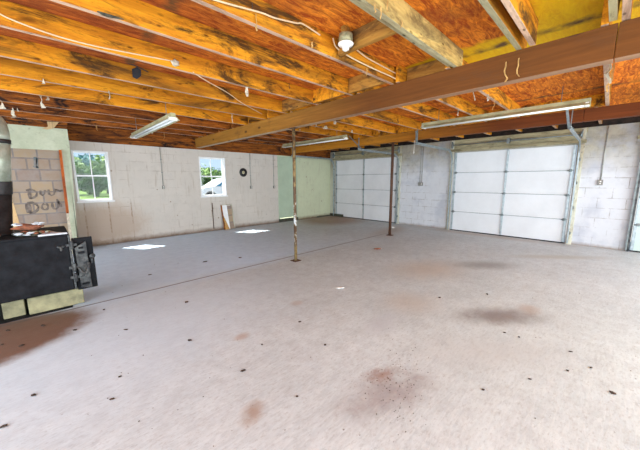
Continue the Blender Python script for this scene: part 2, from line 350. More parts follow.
M['spray_blue'] = plain('blue_grey_spray_paint', (0.10, 0.14, 0.15), 0.9, scale=20, dark=(0.24, 0.22, 0.20))
M['debris'] = plain('brown_chip', (0.08, 0.05, 0.035), 0.9, scale=30, dark=(0.03, 0.02, 0.015))
M['debris_white'] = plain('white_chip', (0.78, 0.75, 0.70), 0.8, scale=30)
M['glass'] = None
g = bpy.data.materials.new('window_glass'); g.use_nodes = True
gn = g.node_tree.nodes; gl = g.node_tree.links
for n in list(gn): gn.remove(n)
out = gn.new('ShaderNodeOutputMaterial'); tr = gn.new('ShaderNodeBsdfTransparent'); gs = gn.new('ShaderNodeBsdfGlossy'); mx = gn.new('ShaderNodeMixShader'); fr = gn.new('ShaderNodeFresnel')
gs.inputs['Roughness'].default_value = 0.02; tr.inputs[0].default_value = (0.96, 0.98, 0.98, 1); pass
mx.inputs[0].default_value = 0.012; gl.new(tr.outputs[0], mx.inputs[1]); gl.new(gs.outputs[0], mx.inputs[2]); gl.new(mx.outputs[0], out.inputs[0])
M['glass'] = g
M['grass'] = plain('lawn_grass', (0.14, 0.22, 0.02), 0.9, scale=3, dark=(0.10, 0.18, 0.02))
M['drive'] = plain('pale_gravel_drive', (0.40, 0.39, 0.36), 0.95, scale=5)
M['leaf_green'] = plain('green_leaves', (0.11, 0.22, 0.03), 0.7, scale=2, dark=(0.05, 0.12, 0.03))
M['leaf_teal'] = plain('bluish_leaves', (0.08, 0.25, 0.22), 0.7, scale=2, dark=(0.05, 0.16, 0.16))
M['leaf_yellow'] = plain('yellow_leaves', (0.75, 0.46, 0.04), 0.7, scale=4, dark=(0.5, 0.36, 0.06))
M['leaf_lime'] = plain('light_leaves', (0.24, 0.36, 0.07), 0.7, scale=2, dark=(0.14, 0.25, 0.05))
M['bark'] = plain('tree_bark', (0.16, 0.12, 0.09), 0.9, scale=12)
M['car_white'] = plain('car_white_paint', (0.86, 0.87, 0.88), 0.25, var=0.01, spec=0.5)
M['car_glass'] = plain('car_blue_glass', (0.03, 0.22, 0.36), 0.1, var=0.05, spec=0.8)
M['tyre'] = plain('tyre_rubber', (0.03, 0.03, 0.035), 0.8)
M['hub'] = plain('wheel_hub', (0.45, 0.47, 0.5), 0.35, 0.7)

# ------------------------------------------------------------------ mesh builder
def wloc(o):
    v = Vector((0, 0, 0))
    while o is not None: v = v + o.location; o = o.parent
    return v
class MB:
    def __init__(s): s.bm = bmesh.new(); s.mats = []
    def mi(s, m):
        if m not in s.mats: s.mats.append(m)
        return s.mats.index(m)
    def box(s, lo, hi, mat=None, bottom=None, M4=None):
        (x0, y0, z0), (x1, y1, z1) = lo, hi
        vs = [Vector(p) for p in ((x0, y0, z0), (x1, y0, z0), (x1, y1, z0), (x0, y1, z0), (x0, y0, z1), (x1, y0, z1), (x1, y1, z1), (x0, y1, z1))]
        if M4 is not None: vs = [M4 @ v for v in vs]
        b = [s.bm.verts.new(v) for v in vs]
        for i, f in enumerate(((0, 3, 2, 1), (4, 5, 6, 7), (0, 1, 5, 4), (1, 2, 6, 5), (2, 3, 7, 6), (3, 0, 4, 7))):
            fc = s.bm.faces.new([b[k] for k in f])
            if mat is not None: fc.material_index = s.mi(bottom if (i == 0 and bottom) else mat)
        return s
    def cyl(s, a, b, r, r2=None, seg=16, mat=None, cap=True):
        a, b = Vector(a), Vector(b); r2 = r if r2 is None else r2
        d = (b-a).normalized(); u = d.orthogonal().normalized(); v = d.cross(u)
        A = [s.bm.verts.new(a+(u*math.cos(2*PI*i/seg)+v*math.sin(2*PI*i/seg))*r) for i in range(seg)]
        B = [s.bm.verts.new(b+(u*math.cos(2*PI*i/seg)+v*math.sin(2*PI*i/seg))*r2) for i in range(seg)]
        k = s.mi(mat) if mat is not None else 0
        for i in range(seg):
            f = s.bm.faces.new((A[i], A[(i+1) % seg], B[(i+1) % seg], B[i])); f.smooth = True; f.material_index = k
        if cap:
            f = s.bm.faces.new(A[::-1]); f.material_index = k; f = s.bm.faces.new(B); f.material_index = k
        return s
    def tube(s, pts, r, seg=8, mat=None, smooth=True):
        pts = [Vector(p) for p in pts]; rings = []
        n = len(pts); ref = None
        rr = r if isinstance(r, (list, tuple)) else [r]*n
        for i, p in enumerate(pts):
            d = ((pts[min(i+1, n-1)]-pts[max(i-1, 0)])).normalized()
            if ref is None: ref = d.orthogonal().normalized()
            u = (ref-d*ref.dot(d)); u = u.normalized() if u.length > 1e-6 else d.orthogonal().normalized(); ref = u
            v = d.cross(u)
            rings.append([s.bm.verts.new(p+(u*math.cos(2*PI*k/seg)+v*math.sin(2*PI*k/seg))*rr[i]) for k in range(seg)])
        k0 = s.mi(mat) if mat is not None else 0
        for a, b in zip(rings, rings[1:]):
            for k in range(seg):
                f = s.bm.faces.new((a[k], a[(k+1) % seg], b[(k+1) % seg], b[k])); f.smooth = smooth; f.material_index = k0
        f = s.bm.faces.new(rings[0][::-1]); f.material_index = k0; f = s.bm.faces.new(rings[-1]); f.material_index = k0
        return s
    def prism(s, poly, axis, lo, hi, mat=None):
        # poly of 2-D points; axis 'x','y','z' = extrusion axis
        def P(u, v, t): return {'x': (t, u, v), 'y': (u, t, v), 'z': (u, v, t)}[axis]
        A = [s.bm.verts.new(P(u, v, lo)) for u, v in poly]; B = [s.bm.verts.new(P(u, v, hi)) for u, v in poly]
        k = s.mi(mat) if mat is not None else 0; n = len(poly)
        fs = [s.bm.faces.new(A), s.bm.faces.new(B[::-1])]
        for i in range(n): fs.append(s.bm.faces.new((A[(i+1) % n], A[i], B[i], B[(i+1) % n])))
        for f in fs: f.material_index = k
        return s
    def lathe(s, prof, c, axis='z', seg=24, mat=None):
        rings = []
        for r, h in prof:
            ring = []
            for i in range(seg):
                a = 2*PI*i/seg; q = (r*math.cos(a), r*math.sin(a))
                p = {'z': (q[0], q[1], h), 'y': (q[0], h, q[1]), 'x': (h, q[0], q[1])}[axis]
                ring.append(s.bm.verts.new(Vector(c)+Vector(p)))
            rings.append(ring)
        k = s.mi(mat) if mat is not None else 0
        for a, b in zip(rings, rings[1:]):
            for i in range(seg):
                f = s.bm.faces.new((a[i], a[(i+1) % seg], b[(i+1) % seg], b[i])); f.smooth = True; f.material_index = k
        f = s.bm.faces.new(rings[0][::-1]); f.material_index = k; f = s.bm.faces.new(rings[-1]); f.material_index = k
        return s
    def lump(s, c, r, mat=None, sub=2, jit=0.25, seed=0):
        rr = random.Random(seed); tmp = bmesh.new(); bmesh.ops.create_icosphere(tmp, subdivisions=sub, radius=1.0)
        k = s.mi(mat) if mat is not None else 0; mp = {}
        ph = [rr.uniform(0, 6) for _ in range(6)]
        for v in tmp.verts:
            q = v.co; j = 1+jit*(math.sin(3.1*q.x+ph[0])*math.sin(2.7*q.y+ph[1])+0.6*math.sin(5.3*q.z+ph[2]+3*q.x))+rr.uniform(-jit, jit)*0.35
            mp[v] = s.bm.verts.new(Vector((q.x*r[0]*j+c[0], q.y*r[1]*j+c[1], q.z*r[2]*j+c[2])))
        for f in tmp.faces:
            nf = s.bm.faces.new([mp[v] for v in f.verts]); nf.material_index = k; nf.smooth = True
        tmp.free(); return s
    def flat(s, z):
        for v in s.bm.verts: v.co.z = max(v.co.z, z)
        return s
    def build(s, name, mat=None, parent=None, bevel=0.0, loc=None):
        me = bpy.data.meshes.new(name)
        base = Vector(loc) if loc is not None else Vector((0, 0, 0))
        off = wloc(parent)+base if parent is not None else base
        for v in s.bm.verts: v.co -= off
        bmesh.ops.recalc_face_normals(s.bm, faces=s.bm.faces)
        s.bm.to_mesh(me); s.bm.free()
        if mat is not None and not s.mats: s.mats = [mat]
        for m in s.mats: me.materials.append(M[m] if isinstance(m, str) else m)
        o = bpy.data.objects.new(name, me); COL.objects.link(o)
        o.location = base
        if parent is not None: o.parent = parent
        if bevel:
            b = o.modifiers.new('bevel', 'BEVEL'); b.width = bevel; b.segments = 2; b.limit_method = 'ANGLE'
        return o
def empty(name, loc, parent=None):
    o = bpy.data.objects.new(name, None); COL.objects.link(o); o.location = loc; o.empty_display_size = 0.1
    if parent is not None: o.parent = parent; o.location = Vector(loc)-wloc(parent)
    return o
def tag(o, label=None, cat=None, group=None, kind=None):
    if label: o['label'] = label
    if cat: o['category'] = cat
    if group: o['group'] = group
    if kind: o['kind'] = kind
    return o
def struct(o): o['kind'] = 'structure'; return o
def ordinal(n): return ['first', 'second', 'third', 'fourth', 'fifth', 'sixth', 'seventh', 'eighth', 'ninth', 'tenth', 'eleventh', 'twelfth', 'thirteenth', 'fourteenth'][n]

# ------------------------------------------------------------------ the shell
YW, XG = 7.75, 8.10
XL, YB = -3.2, -3.1
ZJ, ZS = 2.48, 2.655          # underside of joists, underside of subfloor
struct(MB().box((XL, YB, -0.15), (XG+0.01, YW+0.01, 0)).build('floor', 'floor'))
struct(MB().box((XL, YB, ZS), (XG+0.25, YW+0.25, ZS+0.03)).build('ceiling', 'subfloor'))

def holed(axis, at, thick, u0, u1, z0, z1, holes, mat, name):
    us = sorted({u0, u1} | {h[0] for h in holes} | {h[1] for h in holes}); zs = sorted({z0, z1} | {h[2] for h in holes} | {h[3] for h in holes})
    mb = MB()
    for a, b in zip(us, us[1:]):
        for c, d in zip(zs, zs[1:]):
            mu, mz = (a+b)/2, (c+d)/2
            if any(h[0] < mu < h[1] and h[2] < mz < h[3] for h in holes): continue
            lo, hi = ((a, at, c), (b, at+thick, d)) if axis == 'x' else ((at, a, c), (at+thick, b, d))
            mb.box(lo, hi)
    bmesh.ops.remove_doubles(mb.bm, verts=mb.bm.verts, dist=0.0001)
    return struct(mb.build(name, mat))
W1 = (0.50, 1.10, 0.97, 2.02); W2 = (3.06, 3.78, 0.97, 2.02)
holed('x', YW, 0.20, XL, 5.60, -0.1, 2.20, [W1, W2], 'wall_window', 'wall_window_side')
# the corner bay is painted green, with a pale closed door leaf in it
holed('x', YW, 0.20, 5.60, XG+0.2, -0.1, 2.20, [(5.62, 6.40, 0.10, 2.16)], 'wall_green', 'wall_far_corner')
D = [(4.80, 7.46), (0.62, 3.09), (-2.9, -0.34)]
holed('y', XG, 0.20, YB, YW, -0.1, 2.44, [(a, b, -0.1, 2.11) for a, b in D], 'wall_garage', 'wall_garage_side')

d4 = struct(empty('door_4', (5.62, YW, 0.10)))
MB().box((5.62, YW+0.02, 0.12), (6.40, YW+0.06, 2.16)).build('door_leaf', 'pale_door', d4)
f = MB()
for lo, hi in (((5.605, YW-0.012, 0.10), (5.645, YW+0.03, 2.17)), ((6.375, YW-0.012, 0.10), (6.415, YW+0.03, 2.17)), ((5.645, YW-0.012, 2.135), (6.375, YW+0.03, 2.17))): f.box(lo, hi)
f.build('door_frame', 'pale_door', d4)
struct(MB().box((5.60, YW-0.03, 0.0), (6.42, YW+0.0, 0.10)).build('trim_door_sill', 'ash_dark'))

# rim boards stacked on the window wall up to the subfloor
rim = MB()
rim.box((XL, YW+0.02, 2.20), (XG+0.2, YW+0.16, 2.24)); rim.box((XL, YW+0.02, 2.245), (XG+0.2, YW+0.16, 2.30)); rim.box((XL, YW+0.05, 2.30), (XG+0.2, YW+0.15, ZS))
struct(rim.build('trim_window_wall_plate', 'joist_dark'))
rim = MB(); rim.box((XG+0.03, YB, 2.44), (XG+0.16, YW, ZS))
struct(rim.build('trim_garage_wall_plate', 'plate_black'))  # near-black colour paints in the shadow of the joist bay
# roof slab outside edge so no sun leaks onto the joists
struct(MB().box((XL, YW, ZS+0.03), (XG+0.4, YW+0.30, ZS+0.25)).build('trim_eave', 'joist_dark'))

# chimney breast with its block infill
b = MB(); Yc = 7.30
b.box((-0.42, Yc, 1.96), (0.46, YW, 2.36)); b.box((0.315, Yc, 0), (0.40, YW, 1.96)); b.box((-3.0, Yc, 0), (-0.42, YW, 2.36))
b.box((-0.42, Yc+0.10, 0), (0.315, YW, 1.96))
b.prism([(0.40, 0), (0.40, 1.96), (0.46, 1.96), (0.385, 0)], 'y', Yc, YW)
chim = struct(b.build('wall_chimney_breast', 'plaster'))
MB().box((-0.42, Yc+0.03, 0), (0.315, Yc+0.10, 1.96)).build('block_infill', 'bare_block', chim)
rb = MB(); rb.box((-3.0, Yc+0.03, 2.36), (0.46, Yc+0.10, 2.42)); rb.box((-3.0, Yc+0.01, 2.425), (0.47, Yc+0.09, ZS))
struct(rb.build('trim_chimney_ledger', 'joist_dark'))
# sprayed words on the infill
def stroke(mb, pts, wd, y=Yc+0.024):
    pts = [Vector(p) for p in pts]; n = len(pts); L = []; R = []
    for i, p in enumerate(pts):
        d = (pts[min(i+1, n-1)]-pts[max(i-1, 0)]).normalized(); q = Vector((-d.y, d.x))
        k = wd*1.9*(0.75+0.25*math.sin(i*1.7))
        L.append(p+q*k); R.append(p-q*k)
    def V(p, yy): return mb.bm.verts.new((p.x, yy, p.y))
    a = [V(p, y) for p in L]; b2 = [V(p, y) for p in R]; c2 = [V(p, y+0.005) for p in L]; d2 = [V(p, y+0.005) for p in R]
    for i in range(n-1):
        for q in ((a[i], a[i+1], b2[i+1], b2[i]), (c2[i], d2[i], d2[i+1], c2[i+1]), (a[i], c2[i], c2[i+1], a[i+1]), (b2[i], b2[i+1], d2[i+1], d2[i])): mb.bm.faces.new(q)
    mb.bm.faces.new((a[0], b2[0], d2[0], c2[0])); mb.bm.faces.new((a[-1], c2[-1], d2[-1], b2[-1]))
def img(px, py, y=Yc+0.024):
    # a point of the photograph laid onto the infill plane
    d = fwd+rgt2*((px-320)/283.25)-up2*((py-225)/283.25); k = (y-CAM.y)/d.y; p = CAM+d*k
    return (p.x, p.z)
def gl_(pts, ox=10, oy=180, sc=10.0): return [img(ox+x/sc, oy+y/sc) for x, y in pts]
gt = MB()
ring = lambda cx, cy, rx, ry, a0=0, a1=360, n=12: [(cx+rx*math.cos(math.radians(a0+(a1-a0)*i/n)), cy+ry*math.sin(math.radians(a0+(a1-a0)*i/n))) for i in range(n+1)]
stroke(gt, gl_([(190, 110), (195, 150), (205, 190)]), 0.013)
stroke(gt, gl_([(160, 105), (200, 95), (240, 105), (268, 130), (262, 160), (235, 178), (205, 188)]), 0.011)
stroke(gt, gl_([(305, 105), (305, 140), (325, 155), (345, 140), (348, 100)]), 0.009)
stroke(gt, gl_([(385, 95), (390, 140), (415, 155), (440, 145), (450, 100), (455, 90)]), 0.010)
stroke(gt, gl_([(455, 95), (500, 110), (530, 100)]), 0.010)
stroke(gt, gl_([(175, 235), (185, 280), (190, 330)]), 0.022)
stroke(gt, gl_([(170, 230), (220, 225), (265, 245), (285, 270), (275, 300), (240, 325), (195, 335)]), 0.013)
stroke(gt, gl_(ring(350, 268, 32, 30, -80, 260)), 0.011)
stroke(gt, gl_([(420, 225), (425, 265), (440, 290), (465, 290), (485, 265), (480, 215), (470, 190)]), 0.011)
stroke(gt, gl_([(480, 215), (505, 245), (515, 270)]), 0.010)
gr = gt.build('graffiti', 'spray', chim)
gt = MB()
stroke(gt, [img(35, 157), img(35.6, 161), img(35, 165)], 0.013)
stroke(gt, [img(33.3, 166), img(36, 167), img(38.5, 167.5)], 0.012)
stroke(gt, [img(36.8, 158), img(37, 163), img(37, 168)], 0.008)
gt.build('graffiti', 'spray_blue', chim)

# low dark curb in the far corner
struct(MB().box((XG-0.05, 7.06, 0), (XG, 7.72, 0.10)).box((7.35, YW-0.04, 0), (XG-0.06, YW, 0.035)).build('baseboard_corner', 'ash_dark', bevel=0.004))
struct(MB().box((XG-0.002, 7.50, 0.10), (XG+0.0, YW, 2.2)).build('trim_corner_paint', 'wall_corner'))

# ------------------------------------------------------------------ windows
def window(name, r, mull=True):
    x0, x1, z0, z1 = r
    w_ = struct(empty(name, ((x0+x1)/2, YW, z0)))
    f = MB(); y0, y1 = YW-0.015, YW+0.17; t_ = 0.024
    f.box((x0-0.005, y0, z0), (x0+t_, y1, z1)); f.box((x1-t_, y0, z0), (x1+0.005, y1, z1))
    f.box((x0+t_, y0, z1-t_), (x1-t_, y1, z1)); f.box((x0+t_, y0, z0), (x1-t_, y1, z0+t_))
    f.build('window_frame', 'white_paint', w_, 0.003)
    MB().box((x0-0.02, YW-0.035, z0-0.03), (x1+0.03, YW-0.0, z0-0.0)).build('window_sill', 'white_paint', w_, 0.003)
    zm = (z0+z1)/2+0.01
    for k, (a, b, yy) in enumerate(((zm, z1-t_, YW+0.11), (z0+t_, zm, YW+0.075))):
        s_ = MB(); q = 0.017
        s_.box((x0+t_, yy, a), (x0+t_+q, yy+0.03, b)); s_.box((x1-t_-q, yy, a), (x1-t_, yy+0.03, b))
        s_.box((x0+t_+q, yy, a), (x1-t_-q, yy+0.03, a+q)); s_.box((x0+t_+q, yy, b-q), (x1-t_-q, yy+0.03, b))
        if mull: s_.box(((x0+x1)/2-0.008, yy+0.004, a+q), ((x0+x1)/2+0.008, yy+0.026, b-q))
        so = s_.build('sash', 'white_paint', w_)
        MB().box((x0+t_+q, yy+0.012, a+q), (x1-t_-q, yy+0.016, b-q)).build('pane', 'glass', so)
    return w_
window('window_1', W1); window('window_2', W2)

# ------------------------------------------------------------------ beams and posts
def beam(name, x0, x1, y0, y1, z0, z1, mat, um, label, splits):
    r = empty(name, ((x0+x1)/2, y0, z0)); tag(r, label, 'beam')
    ys = [y0]+splits+[y1]
    for k, (a, b) in enumerate(zip(ys, ys[1:])):
        mb = MB(); mb.box((x0, a+0.002, z0), (x1, b-0.002, z1), mat, um); mb.build('beam_length', None, r, 0.004)
    return r
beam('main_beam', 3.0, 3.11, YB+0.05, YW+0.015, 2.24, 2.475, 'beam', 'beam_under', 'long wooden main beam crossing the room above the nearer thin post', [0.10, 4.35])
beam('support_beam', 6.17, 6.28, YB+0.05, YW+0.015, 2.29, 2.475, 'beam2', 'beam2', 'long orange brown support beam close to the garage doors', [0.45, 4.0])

def post(x, y, top, r0, mat, label, tilt=(0, 0)):
    r = empty('steel_post', (x, y, 0)); tag(r, label, 'post')
    MB().cyl((x, y, 0.01), (x+tilt[0], y+tilt[1], top-0.006), r0, seg=20).build('shaft', mat, r)
    MB().box((x-0.07, y-0.07, 0), (x+0.07, y+0.07, 0.010)).build('base_plate', 'rust', r, 0.002)
    MB().box((x+tilt[0]-0.05, y+tilt[1]-0.07, top-0.008), (x+tilt[0]+0.05, y+tilt[1]+0.07, top)).build('cap_plate', 'rust', r, 0.002)
post(3.05, 3.75, 2.24, 0.026, 'post_paint', 'thin steel post with peeling pale paint under the main beam')
post(6.22, 3.85, 2.29, 0.034, 'rust', 'dark rusty steel post under the beam near the garage doors')

# ------------------------------------------------------------------ joists
JL = [-0.62, 0.05, 0.66, 1.17, 1.87, 2.47, 3.13, 3.85, 4.48, 5.22, 5.95, 6.62, 7.28]
def joist(x0, x1, y, mat, um, label, group, z0=ZJ, z1=ZS-0.001, th=0.042, sag=0.0, skew=0.0):
    mb = MB(); n = 7; L = x1-x0
    rings = []
    for i in range(n+1):
        u = i/n; x = x0+L*u; dy = skew*u+sag*math.sin(PI*u); jz = rnd.uniform(-0.002, 0.002)
        rings.append([mb.bm.verts.new(p) for p in ((x, y+dy, z0+jz), (x, y+dy+th, z0+jz), (x, y+dy+th, z1), (x, y+dy, z1))])
    a, b = mb.mi(mat), mb.mi(um)
    for p, q in zip(rings, rings[1:]):
        for k in range(4):
            f = mb.bm.faces.new((p[k], p[(k+1) % 4], q[(k+1) % 4], q[k])); f.material_index = b if k == 0 else a
    for f in (mb.bm.faces.new(rings[0][::-1]), mb.bm.faces.new(rings[-1])): f.material_index = a
    o = mb.build('ceiling_joist', None, None, 0.002, loc=((x0+x1)/2, y, z0))
    return tag(o, label, 'joist', group)
nl = len(JL)
for i, y in enumerate(JL):
    k = nl-1-i
    where = 'ceiling joist, %s from the window wall, stove side of the main beam'
    mat = 'joist' if y < 5.5 else 'joist_dark'
    um = 'under'
    lab = ('dark stained ' if y > 5.5 else 'golden ')+where % ordinal(k)
    if i == 3: mat, um = 'joist_pale', 'under_pale'; lab = 'pale yellow '+where % ordinal(k)
    if i == 2: um = 'under_pale'
    joist(XL+0.02, 3.13 if i % 2 else 3.16, y, mat, um, lab, 'joists between the left wall and the main beam', skew=rnd.uniform(-0.02, 0.02))
# sister boards beside the three joists nearest the camera
joist(1.0, 2.99, 1.225, 'joist_pale', 'under_pale', 'pale sister board fixed along the pale yellow joist by the bulb holder', 'sister boards', z0=ZJ+0.012)
joist(0.6, 2.99, 0.565, 'joist', 'under', 'rough splintered sister board with a gap beside its joist', 'sister boards', z0=ZJ-0.005, th=0.04)
joist(0.6, 2.99, 0.11, 'joist_pale', 'under_pale', 'greyish sister board fixed to the joist nearest the camera', 'sister boards', z0=ZJ+0.01)
JM = [-0.5, 0.15, 1.25, 1.80, 2.36, 3.06, 3.72, 4.36, 5.02, 5.68, 6.32, 6.96, 7.46]
for i, y in enumerate(JM):
    k = len(JM)-1-i
    mat = 'joist' if y < 5.2 else 'joist_dark'
    joist(2.98 if (i % 2 or y == 1.25) else 2.99, 6.29, y, mat, 'under', ('orange' if y < 5.2 else 'dark reddish')+' ceiling joist %s from the window wall, between the two beams' % ordinal(k), 'joists between the two beams', skew=rnd.uniform(-0.02, 0.04))
JR = [-0.4, 0.30, 0.98, 1.62, 2.25, 2.90, 3.55, 4.20, 4.85, 5.50, 6.15, 6.80, 7.35]
for i, y in enumerate(JR):
    k = len(JR)-1-i
    joist(6.16, XG+0.02, y, 'joist', 'under', 'ceiling joist %s from the window wall, between second beam and garage doors' % ordinal(k), 'joists over the garage doors')

# blocking between joists
def blocking(x, i0, ys, label, z0=ZJ+0.0, th=0.04, mat='block'):
    a, b = ys[i0]+0.048, ys[i0+1]-0.006
    o = MB().box((x, a, z0), (x+th, b, ZS-0.002), mat, 'block').build('blocking_board', None, None, 0.002, loc=(x, a, z0))
    return tag(o, label, 'blocking board')
blocking(2.04, 3, JL[:3]+[1.22]+JL[4:], 'brown blocking board between joists beside the porcelain bulb holder', z0=ZJ+0.03, th=0.05)
blocking(2.90, 4, JL, 'blocking board over the main beam, next bay past the bulb holder')
blocking(2.90, 5, JL, 'golden blocking board at the main beam between sixth pair of joists', mat='joist')
blocking(2.90, 6, JL, 'blocking board at the main beam above the nearer post')
#blocking(2.88, 1, JL, 'short blocking board at the main beam between the two joists nearest camera')
blocking(3.14, 2, JM, 'blocking board on garage side of the main beam, nearest the camera')
for k in range(2, 11):
    blocking(6.10 if k % 2 else 6.12, k-1, JM, 'blocking board above the second beam, %s bay counted from the camera' % ordinal(k-2), th=0.04, mat='joist')

# ------------------------------------------------------------------ garage doors
def garage_door(name, y0, y1, mat, seed):
    d = struct(empty(name, (XG, (y0+y1)/2, 0)))
    zs = [0.02, 0.53, 1.06, 1.58, 2.11]; ym = (y0+y1)/2
    for a, b in zip(zs, zs[1:]):
        p = MB()
        p.box((XG+0.015, y0+0.01, a+0.004), (XG+0.05, y1-0.01, b-0.004))
        p.box((XG+0.003, y0+0.01, a+0.004), (XG+0.015, y1-0.01, a+0.030)); p.box((XG+0.003, y0+0.01, b-0.030), (XG+0.015, y1-0.01, b-0.004))
        po = p.build('door_panel', mat, d, 0.003)
        for yy, w2 in ((ym, 0.020), (y0+0.035, 0.022), (y1-0.035, 0.022)):
            MB().box((XG-0.012, yy-w2, a+0.006), (XG+0.004, yy+w2, b-0.006)).build('stile', 'galv', po, 0.002)
    for z in zs[1:-1]:
        MB().box((XG-0.001, y0+0.01, z-0.005), (XG+0.006, y1-0.01, z+0.005)).build('seam_strip', 'galv_dark', d)
        for yy in (ym, y0+0.06, y1-0.06):
            h = MB(); h.box((XG-0.022, yy-0.025, z-0.03), (XG-0.012, yy+0.025, z+0.03)); h.cyl((XG-0.028, yy-0.05, z), (XG-0.028, yy+0.05, z), 0.010, seg=10)
            h.build('hinge', 'galv_dark', d)
    MB().box((XG-0.004, y0+0.01, 0.0), (XG+0.045, y1-0.01, 0.022)).build('bottom_seal', 'tyre', d)
    # tracks: vertical, curve, then horizontal back into the room
    for yy, sgn in ((y0-0.045, 1), (y1+0.045, -1)):
        r_ = 0.30; zt = 2.17; xv = XG-0.06; xe = 6.0
        path = [(xv, 0.03)] + [(xv, z) for z in (0.6, 1.2, zt-r_)]
        for k in range(1, 9):
            a = k/8*PI/2; path.append((xv-r_*(1-math.cos(a)), zt-r_+r_*math.sin(a)))
        path += [(7.2, zt+0.005), (6.6, zt+0.01), (xe, zt+0.02)]
        trk = MB(); rows = []
        prof = [(-0.026, -0.012), (-0.026, 0.012), (0.026, 0.012), (0.026, -0.012), (0.022, -0.012), (0.022, 0.008), (-0.022, 0.008), (-0.022, -0.012)]
        for i, (px, pz) in enumerate(path):
            q0 = path[max(i-1, 0)]; q1 = path[min(i+1, len(path)-1)]
            tx, tz = q1[0]-q0[0], q1[1]-q0[1]; L = math.hypot(tx, tz); tx, tz = tx/L, tz/L
            nx, nz = -tz, tx
            rows.append([trk.bm.verts.new((px+nx*u, yy-sgn*v, pz+nz*u)) for u, v in prof])
        m_ = len(prof)
        for A, B in zip(rows, rows[1:]):
            for k in range(m_): trk.bm.faces.new((A[k], A[(k+1) % m_], B[(k+1) % m_], B[k]))
        trk.bm.faces.new(rows[0]); trk.bm.faces.new(rows[-1])
        to = trk.build('door_track', 'galv_dark' if name == 'door_3' else 'galv', d)
        for z in (0.25, 0.80, 1.32, 1.80):
            MB().box((XG-0.085, yy-sgn*0.015-0.02, z-0.03), (XG+0.001, yy-sgn*0.015-0.014, z+0.03)).build('track_bracket', 'galv_dark', to)
        hz = MB(); hz.box((xe+0.02, yy-0.004, zt), (xe+0.06, yy+0.004, ZJ-0.002)); hz.box((xe+0.02, yy-0.03, zt+0.02), (xe+0.06, yy-0.004, zt+0.03))
        hz.build('track_hanger', 'galv_dark', to)
    return d
garage_door('door_1', D[0][0], D[0][1], 'door_white_dim', 1)
garage_door('door_2', D[1][0], D[1][1], 'door_white', 2)
garage_door('door_3', D[2][0], D[2][1], 'door_green', 3)
# door headers, spring tube and jambs
for name, (y0, y1) in zip(('trim_1', 'trim_2', 'trim_3'), D):
    t_ = struct(empty(name, (XG, (y0+y1)/2, 0)))
    MB().box((XG-0.045, y0-0.13, 2.135), (XG-0.001, y1+0.13, 2.20), 'trim_wood').build('header_board', None, t_, 0.003)
    MB().box((XG-0.030, y0-0.10, 2.205), (XG-0.001, y1+0.10, 2.345), 'trim_wood').build('header_board', None, t_, 0.003)
    MB().box((XG-0.022, y0-0.13, 2.35), (XG-0.001, y1+0.13, 2.435), 'trim_wood').build('header_board', None, t_, 0.003)
    MB().box((XG-0.035, y0-0.11, 0.0), (XG-0.001, y0-0.02, 2.435), 'trim_wood_z').build('jamb', None, t_, 0.003)
    if name == 'trim_3': MB().box((XG-0.05, y1+0.0, 0.0), (XG-0.001, y1+0.035, 2.3), 'stove_grey').build('jamb', None, t_, 0.003)
    else: MB().box((XG-0.035, y1+0.02, 0.0), (XG-0.001, y1+0.11, 2.435), 'trim_wood_z').build('jamb', None, t_, 0.003)
    sp_ = MB(); ym = (y0+y1)/2
    sp_.cyl((XG-0.09, y0-0.05, 2.30), (XG-0.09, y1+0.05, 2.30), 0.012, seg=10)
    if name == 'trim_2': sp_.tube([(XG-0.09+0.026*math.cos(k*1.2), ym-0.55+k*0.0065, 2.30+0.026*math.sin(k*1.2)) for k in range(150)], 0.004, 5)
    sp_.build('torsion_bar', 'galv_dark', t_)
    MB().box((XG-0.11, ym-0.03, 2.24), (XG-0.045, ym+0.03, 2.36)).build('centre_bracket', 'galv_dark', t_)
    for yy in (y0-0.06, y1+0.06):
        MB().box((XG-0.12, yy-0.004, 2.22), (XG-0.036, yy+0.004, 2.40)).lathe([(0.0, -0.012), (0.055, -0.012), (0.055, 0.012), (0.0, 0.012)], (XG-0.09, yy+0.016 if yy < ym else yy-0.016, 2.30), 'y', 16).build('cable_drum', 'galv_dark', t_)

# ------------------------------------------------------------------ diagonal hanger bracket by the right track of the big door
def strap(name, pts, wd, mat, label, cat):
    mb = MB()
    for a, b in zip(pts, pts[1:]): 
        a, b = Vector(a), Vector(b); d = (b-a).normalized(); u = Vector((0, 1, 0)); v = d.cross(u).normalized()
        q = [a+u*wd+v*0.003, a-u*wd+v*0.003, a-u*wd-v*0.003, a+u*wd-v*0.003]; e = [p+(b-a) for p in q]
        A = [mb.bm.verts.new(p) for p in q]; B = [mb.bm.verts.new(p) for p in e]
        for k in range(4): mb.bm.faces.new((A[k], A[(k+1) % 4], B[(k+1) % 4], B[k]))
        mb.bm.faces.new(A[::-1]); mb.bm.faces.new(B)
    return tag(mb.build(name, mat, None, loc=pts[0]), label, cat)
strap('angle_brace', [(6.13, 0.60, 2.19), (5.45, 0.60, 2.478)], 0.016, 'galv', 'steel angle brace from door track up to joists beside the long fluorescent fitting', 'brace')
strap('angle_brace', [(6.13, 4.72, 2.19), (5.60, 4.72, 2.478)], 0.016, 'galv_dark', 'dark steel angle brace on the far garage door track', 'brace')
strap('angle_brace', [(6.13, 3.20, 2.19), (6.10, 3.20, 2.478)], 0.016, 'galv_dark', 'short steel hanger at the end of the big garage door track', 'brace')

